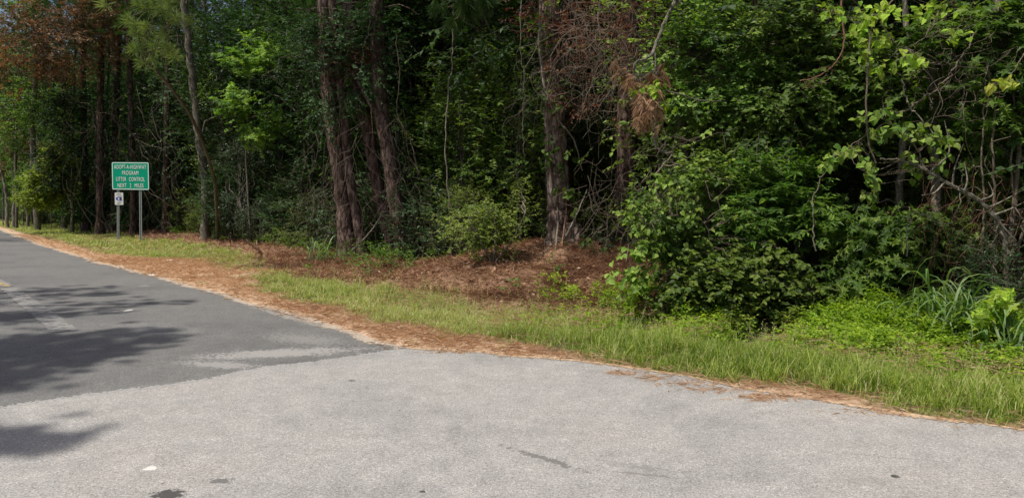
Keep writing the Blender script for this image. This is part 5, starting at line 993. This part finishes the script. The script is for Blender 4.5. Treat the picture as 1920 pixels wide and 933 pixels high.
leafy_vine('climbing_vine', [([(1920, 100, 9.2), (1895, 140, 9.2), (1870, 155, 9.2)], .008, .004)], [(1885, 152, 20, 8, 20), (1862, 162, 8, 8, 8)], leaf_proto('heart', 'leaf_yellow', 'yellow_leaf', .09, 4, .2), 'cluster of yellow leaves at the upper right edge', 'vine', 204, 9.2)
leafy_vine('climbing_vine', [([(1240, 120, 12.4), (1225, 155, 12.4), (1232, 185, 12.4)], .006, .003)], [(1225, 165, 18, 12, 26), (1185, 170, 8, 6, 5), (1250, 200, 20, 12, 12)], HL, 'few yellow green leaves on the dead bough above the brown needles', 'vine', 205, 12.3)
leafy_vine('climbing_vine', [([(1210, 420, 11.1), (1290, 400, 11.1), (1330, 440, 11.1), (1300, 500, 11.1)], .006, .003)], [(1240, 355, 30, 20, 22), (1290, 345, 30, 30, 24), (1250, 480, 40, 30, 20), (1380, 400, 40, 30, 20), (1320, 540, 50, 24, 20), (1185, 395, 14, 10, 16), (1300, 400, 24, 20, 20), (1345, 480, 24, 20, 20), (1225, 430, 20, 16, 14), (1400, 480, 20, 20, 14), (1190, 430, 8, 8, 6), (1460, 470, 16, 10, 10), (1220, 520, 14, 10, 10)], HV, 'scattered pale heart leaves sprinkled over the face of the thicket', 'vine', 206, 11.1)
# sweetgum sapling, bright star leaves, every leaf a part
SL = leaf_proto('star', 'leaf_lime', 'star_leaf', .145, 7, .1); Yg = 8.7
b = ground(*P(1868, 640, Yg)[:2])
sgp = leafy_vine('sweetgum_sapling', [([b, (1866, 640, Yg), (1872, 590, Yg), (1880, 535, Yg)], .010, .004), ([(1868, 640, Yg), (1850, 600, Yg), (1835, 590, Yg)], .006, .003), ([(1870, 650, Yg), (1890, 620, Yg), (1908, 610, Yg)], .006, .003)],
    [(1880, 545, 14, 10, 16), (1868, 568, 20, 12, 22), (1890, 570, 16, 12, 16), (1835, 580, 14, 10, 12), (1860, 590, 24, 12, 26), (1830, 605, 16, 10, 14), (1885, 610, 22, 14, 22), (1845, 625, 16, 10, 9), (1868, 645, 10, 10, 5), (1875, 680, 22, 14, 16), (1905, 660, 10, 20, 8)], SL, 'small bright lime sapling with star shaped leaves at the right edge', 'sapling', 210, Yg, sz=(.55, 1.15), face=(-.1, -.35, .9))
# tall arching grass clumps, every blade a part
def arch_blade(L, rise, m, name, seed):
    g2 = np.random.RandomState(seed); out = []
    for k in range(5):
        t_ = np.linspace(0, 1, 9); x = L * (t_ ** 1.35) * (.55 + .25 * g2.rand()); z = L * rise * (1.9 * t_ - (1.25 + .35 * g2.rand()) * t_ ** 2.2); w_ = .013 * np.minimum(1, (1 - t_) * 3.0 + .02) * np.minimum(1, .5 + t_ * 3)
        a = np.stack([x, -w_, z + w_ * .4], 1); c = np.stack([x, 0 * w_, z], 1); d = np.stack([x, w_, z + w_ * .4], 1); b_ = MB(); i = np.arange(8)
        b_.add(np.concatenate([a, c, d]), quads=np.concatenate([np.stack([i, i + 1, i + 10, i + 9], 1), np.stack([i + 9, i + 10, i + 19, i + 18], 1)]), rnd=np.full(27, [.1, .3, .5, .7, .95][k])); out.append(b_.mesh(name, M[m], smooth=True))
    return out
BL = arch_blade(1.25, .80, 'reed', 'arching_blade', 3)
def grass_clump(px, py, Y, n_, label, seed, rad=.16):
    g2 = np.random.RandomState(seed); b = ground(*P(px, py, Y)[:2]); rt = root('tall_grass', b, label, 'grass clump')
    for k in range(n_):
        o = bpy.data.objects.new('blade', BL[int(g2.randint(0, 5))]); COL.objects.link(o); o.parent = rt; o.location = (g2.randn() * rad, g2.randn() * rad * .6, -.02); o.rotation_euler = (g2.randn() * .15, g2.randn() * .3, g2.rand() * 6.28); s_ = .45 + .65 * g2.rand(); o.scale = (s_, 1, s_)
    return rt
grass_clump(1790, 630, 9.1, 85, 'broad arching clump of tall grass left of the lime sapling', 1, .22)
grass_clump(1915, 640, 8.3, 60, 'tall grass clump behind the lime sapling at the right edge', 2, .2)
grass_clump(1742, 640, 9.5, 28, 'smaller sparse tuft of tall grass before the dark gap', 3, .15)
grass_clump(590, 470, 20, 30, 'tall green grass tuft in shade left of the leaning pine clump', 4, .3)
for (px, py, Y, n_, lab, sd) in [(1178, 590, 11.0, 14, 'bright feathery weed standing alone before the straw mound', 5), (1136, 590, 11.4, 10, 'smaller bright weed left of the feathery one', 6), (1196, 560, 11.4, 9, 'thin small leaved seedling on the straw at the thicket foot', 7)]:
    b = G(px, py + 5); custom('weed', b, [([b, (px, py - 20, b[1])], .006, .003)], [(px, py - 10, b[1], 14, 24, .12, n_ * 2)], 'weed' if sd < 7 else 'leaf_mid', lab, 'weed', .04, seed=220 + sd, part='foliage', spart='stem', tl=.1, cr=.03, twigs=4, per=6, limb=.004)
for (px, py, Y, lab, sd) in [(1625, 600, 9.9, 'small leafy bush lit at the edge of the dark gap', 8), (1700, 640, 9.2, 'yellowish weed at the front of the bright weeds', 9), (1485, 610, 10.2, 'low bright seedling under the whorl leaved shrub', 10)]:
    b = G(px, py + 10); custom('weed', b, [([b, (px, py - 20, b[1])], .008, .004)], [(px, py - 8, b[1], 32, 24, .2, 34)], 'weed', lab, 'weed', .05, seed=220 + sd, part='foliage', spart='stem', tl=.14, cr=.05, twigs=4, per=6, limb=.004)
b = G(1290, 620); custom('weed', b, [([b, (1290, 590, b[1])], .008, .004)], [(1290, 604, b[1], 36, 26, .2, 36)], 'weed', 'leafy seedling against the left foot of the thicket', 'weed', .05, seed=250, part='foliage', spart='stem', tl=.14, cr=.05, twigs=4, per=6, limb=.004)
b = G(1385, 630); custom('weed', b, [([b, (1385, 600, b[1])], .008, .004)], [(1385, 614, b[1], 36, 26, .2, 36)], 'weed', 'taller bright seedling under the middle of the thicket', 'weed', .05, seed=251, part='foliage', spart='stem', tl=.14, cr=.05, twigs=4, per=6, limb=.004)
b = G(1545, 620); custom('weed', b, [([b, (1545, 590, b[1])], .008, .004)], [(1545, 604, b[1], 36, 26, .2, 36)], 'weed', 'bright weed at the left side of the dark gap', 'weed', .05, seed=252, part='foliage', spart='stem', tl=.14, cr=.05, twigs=4, per=6, limb=.004)
# crimson creeper at right edge
custom('climbing_vine', ground(*P(1912, 480, 10.4)[:2]), [([(1915, 560, 10.4), (1912, 490, 10.4)], .008, .005)], [(1914, 486, 10.3, 12, 8, .1, 7)], 'leaf_crimson', 'crimson leaved creeper low on the stems at the right edge', 'vine', .06, seed=240, part='foliage', spart='stem', tl=.12, twigs=3, per=4)
# sticks and scraps on the ground
def stick(pxs, r_, m, label, seed, name='fallen_stick'):
    g2 = np.random.RandomState(seed); p = np.array([G(*q) for q in pxs]); p[:, 2] += r_ * 1.2 + .012; sp_ = smooth_path(p, 5, .01, g2); sp_[:, 2] = np.maximum(sp_[:, 2], H(sp_[:, 0], sp_[:, 1]) + r_)
    t = MB(); tube(t, sp_, np.linspace(r_, r_ * .5, len(sp_)), 6, .2, g2)
    i = len(sp_) // 2; tube(t, smooth_path(np.array([sp_[i], sp_[i] + [.12, .05, .04], sp_[i] + [.22, .04, .03]]), 3), np.linspace(r_ * .6, r_ * .3, 7), 5)
    return tag(t.build(name, M[m], origin=tuple(p[0])), label, 'stick')
stick([(440, 506), (462, 500), (500, 506), (540, 508)], .022, 'twig', 'long dark curved stick lying on the bare straw left of centre', 1)
stick([(1003, 652), (1020, 660), (1050, 661)], .008, 'twig', 'dark forked stick by the asphalt edge near centre', 2)
stick([(1016, 648), (1040, 656), (1062, 656)], .006, 'twig', 'thin dark twig just behind the forked stick', 3)
stick([(1055, 540), (1068, 516), (1080, 500)], .016, 'twig', 'stick lying up the face of the straw mound', 4)
stick([(985, 565), (1000, 578), (1018, 588)], .010, 'pale_twig', 'pale stick at the foot of the straw mound', 5)
stick([(800, 500), (840, 494), (880, 498)], .014, 'twig', 'low stick in the litter between the pines', 6)
stick([(560, 492), (600, 486), (650, 488)], .02, 'grey_bark', 'grey stick in the litter left of the leaning clump', 7)
MSC = plain('scrap_white', (0.72, 0.72, 0.68), .7)
for k, (px, py, s_, lab) in enumerate([(320, 492, .09, 'small white paper scrap on the straw below the road sign'), (285, 519, .06, 'pale chip at the asphalt edge below the paper scrap')]):
    g2 = np.random.RandomState(300 + k); bm = bmesh.new(); bmesh.ops.create_icosphere(bm, subdivisions=2, radius=s_)
    for v in bm.verts: v.co = Vector((v.co.x * 1.1, v.co.y * .8, v.co.z * .35)) * (1 + .35 * (g2.rand() - .5))
    me = bpy.data.meshes.new('scrap'); bm.to_mesh(me); bm.free(); me.materials.append(MSC); o = bpy.data.objects.new('paper_scrap' if k == 0 else 'stone_chip', me); COL.objects.link(o); q = G(px, py); o.location = (q[0], q[1], q[2] + s_ * .25); tag(o, lab, 'litter' if k == 0 else 'stone')

# ================================================================== TREES ON THE LEFT SIDE OF THE HIGHWAY (beyond the frame; their boughs shade the road)
def shade_pine(base, targets, label, seed, h=15, n_=22, wid=.42):
    g2 = np.random.RandomState(seed); b = ground(*base); t = MB(); nb = MB()
    p, rd = trunk_tube(t, [b, b + [.1, .1, h * .4], b + [.3, 0, h]], .24, .06, g2, sides=10); Pn = []; Dn = []
    ts = np.array(tosun)
    for (ax, ay, bx_, by_, hz) in targets:                   # a bough over each patch of shade, from (a) to its tip (b) on the ground
        a_ = np.array([ax, ay, 0]) + ts / ts[2] * hz; e = np.array([bx_, by_, 0]) + ts / ts[2] * (hz + .1)
        z0 = min(h - 1, hz + .8); st = np.array([np.interp(z0, p[:, 2], p[:, i]) for i in range(3)]); q = smooth_path(np.array([st, (st + a_) / 2 + [0, 0, .3], a_, e]), 8, .06, g2); tube(t, q, np.linspace(.06, .012, len(q)), 5)
        f = g2.rand(n_) ** .8; c = a_ + (e - a_) * f[:, None] + g2.randn(n_, 3) * (np.array([wid, wid, .18]) * (1.1 - .75 * f[:, None])); Pn.append(c); Dn.append(norm((e - a_) + g2.randn(n_, 3) * .6)); sticks(t, a_ + (e - a_) * np.clip(f - .08, 0, 1)[:, None], c, .009, .004)
    tufts(nb, g2, np.concatenate(Pn), np.concatenate(Dn), 70, .24, .008, .55, .15)
    rt = root('pine_tree', b, label, 'tree'); t.build('trunk', M['pine_bark'], rt, b, smooth=True); nb.build('crown', M['needle'], rt, b)
def tg(p0, p1, hz):
    hz = hz * 1.5; a = flat(*p0); c = flat(*p1); return (a[0], a[1], c[0], c[1], hz)
shade_pine((-17.0, 5.5), [tg((-120, 660), (330, 634), 8), tg((-60, 640), (300, 622), 8.6), tg((-100, 690), (200, 665), 7.6), tg((-150, 700), (110, 690), 8.2), tg((-80, 670), (250, 652), 9), tg((-160, 650), (60, 640), 7.9), tg((-60, 655), (160, 650), 8.4),
                          tg((-140, 675), (30, 720), 8.8)], 'tall pine left of the highway whose boughs shade the asphalt', 401, 17, 64, .6)
shade_pine((-20.0, 9.5), [tg((-60, 575), (335, 568), 8), tg((-40, 552), (180, 540), 8.5), tg((-60, 590), (200, 584), 8), tg((-60, 560), (220, 550), 7.6), tg((-30, 600), (60, 590), 8.4)], 'second pine left of the highway, its boughs over the worn centre line', 402, 17, 44, .5)
shade_pine((-15.5, 1.5), [tg((-200, 845), (115, 828), 8.5), tg((-160, 828), (60, 836), 8.2)], 'young pine left of the near pavement, its bough shading the lower left corner', 404, 16, 44, .3)
shade_pine((-31, 33), [tg((-60, 448), (80, 446), 9), tg((-40, 441), (85, 440), 9.5), tg((-60, 452), (40, 451), 9)], 'distant pine left of the highway past the road sign', 403, 22, 60, 1.0)
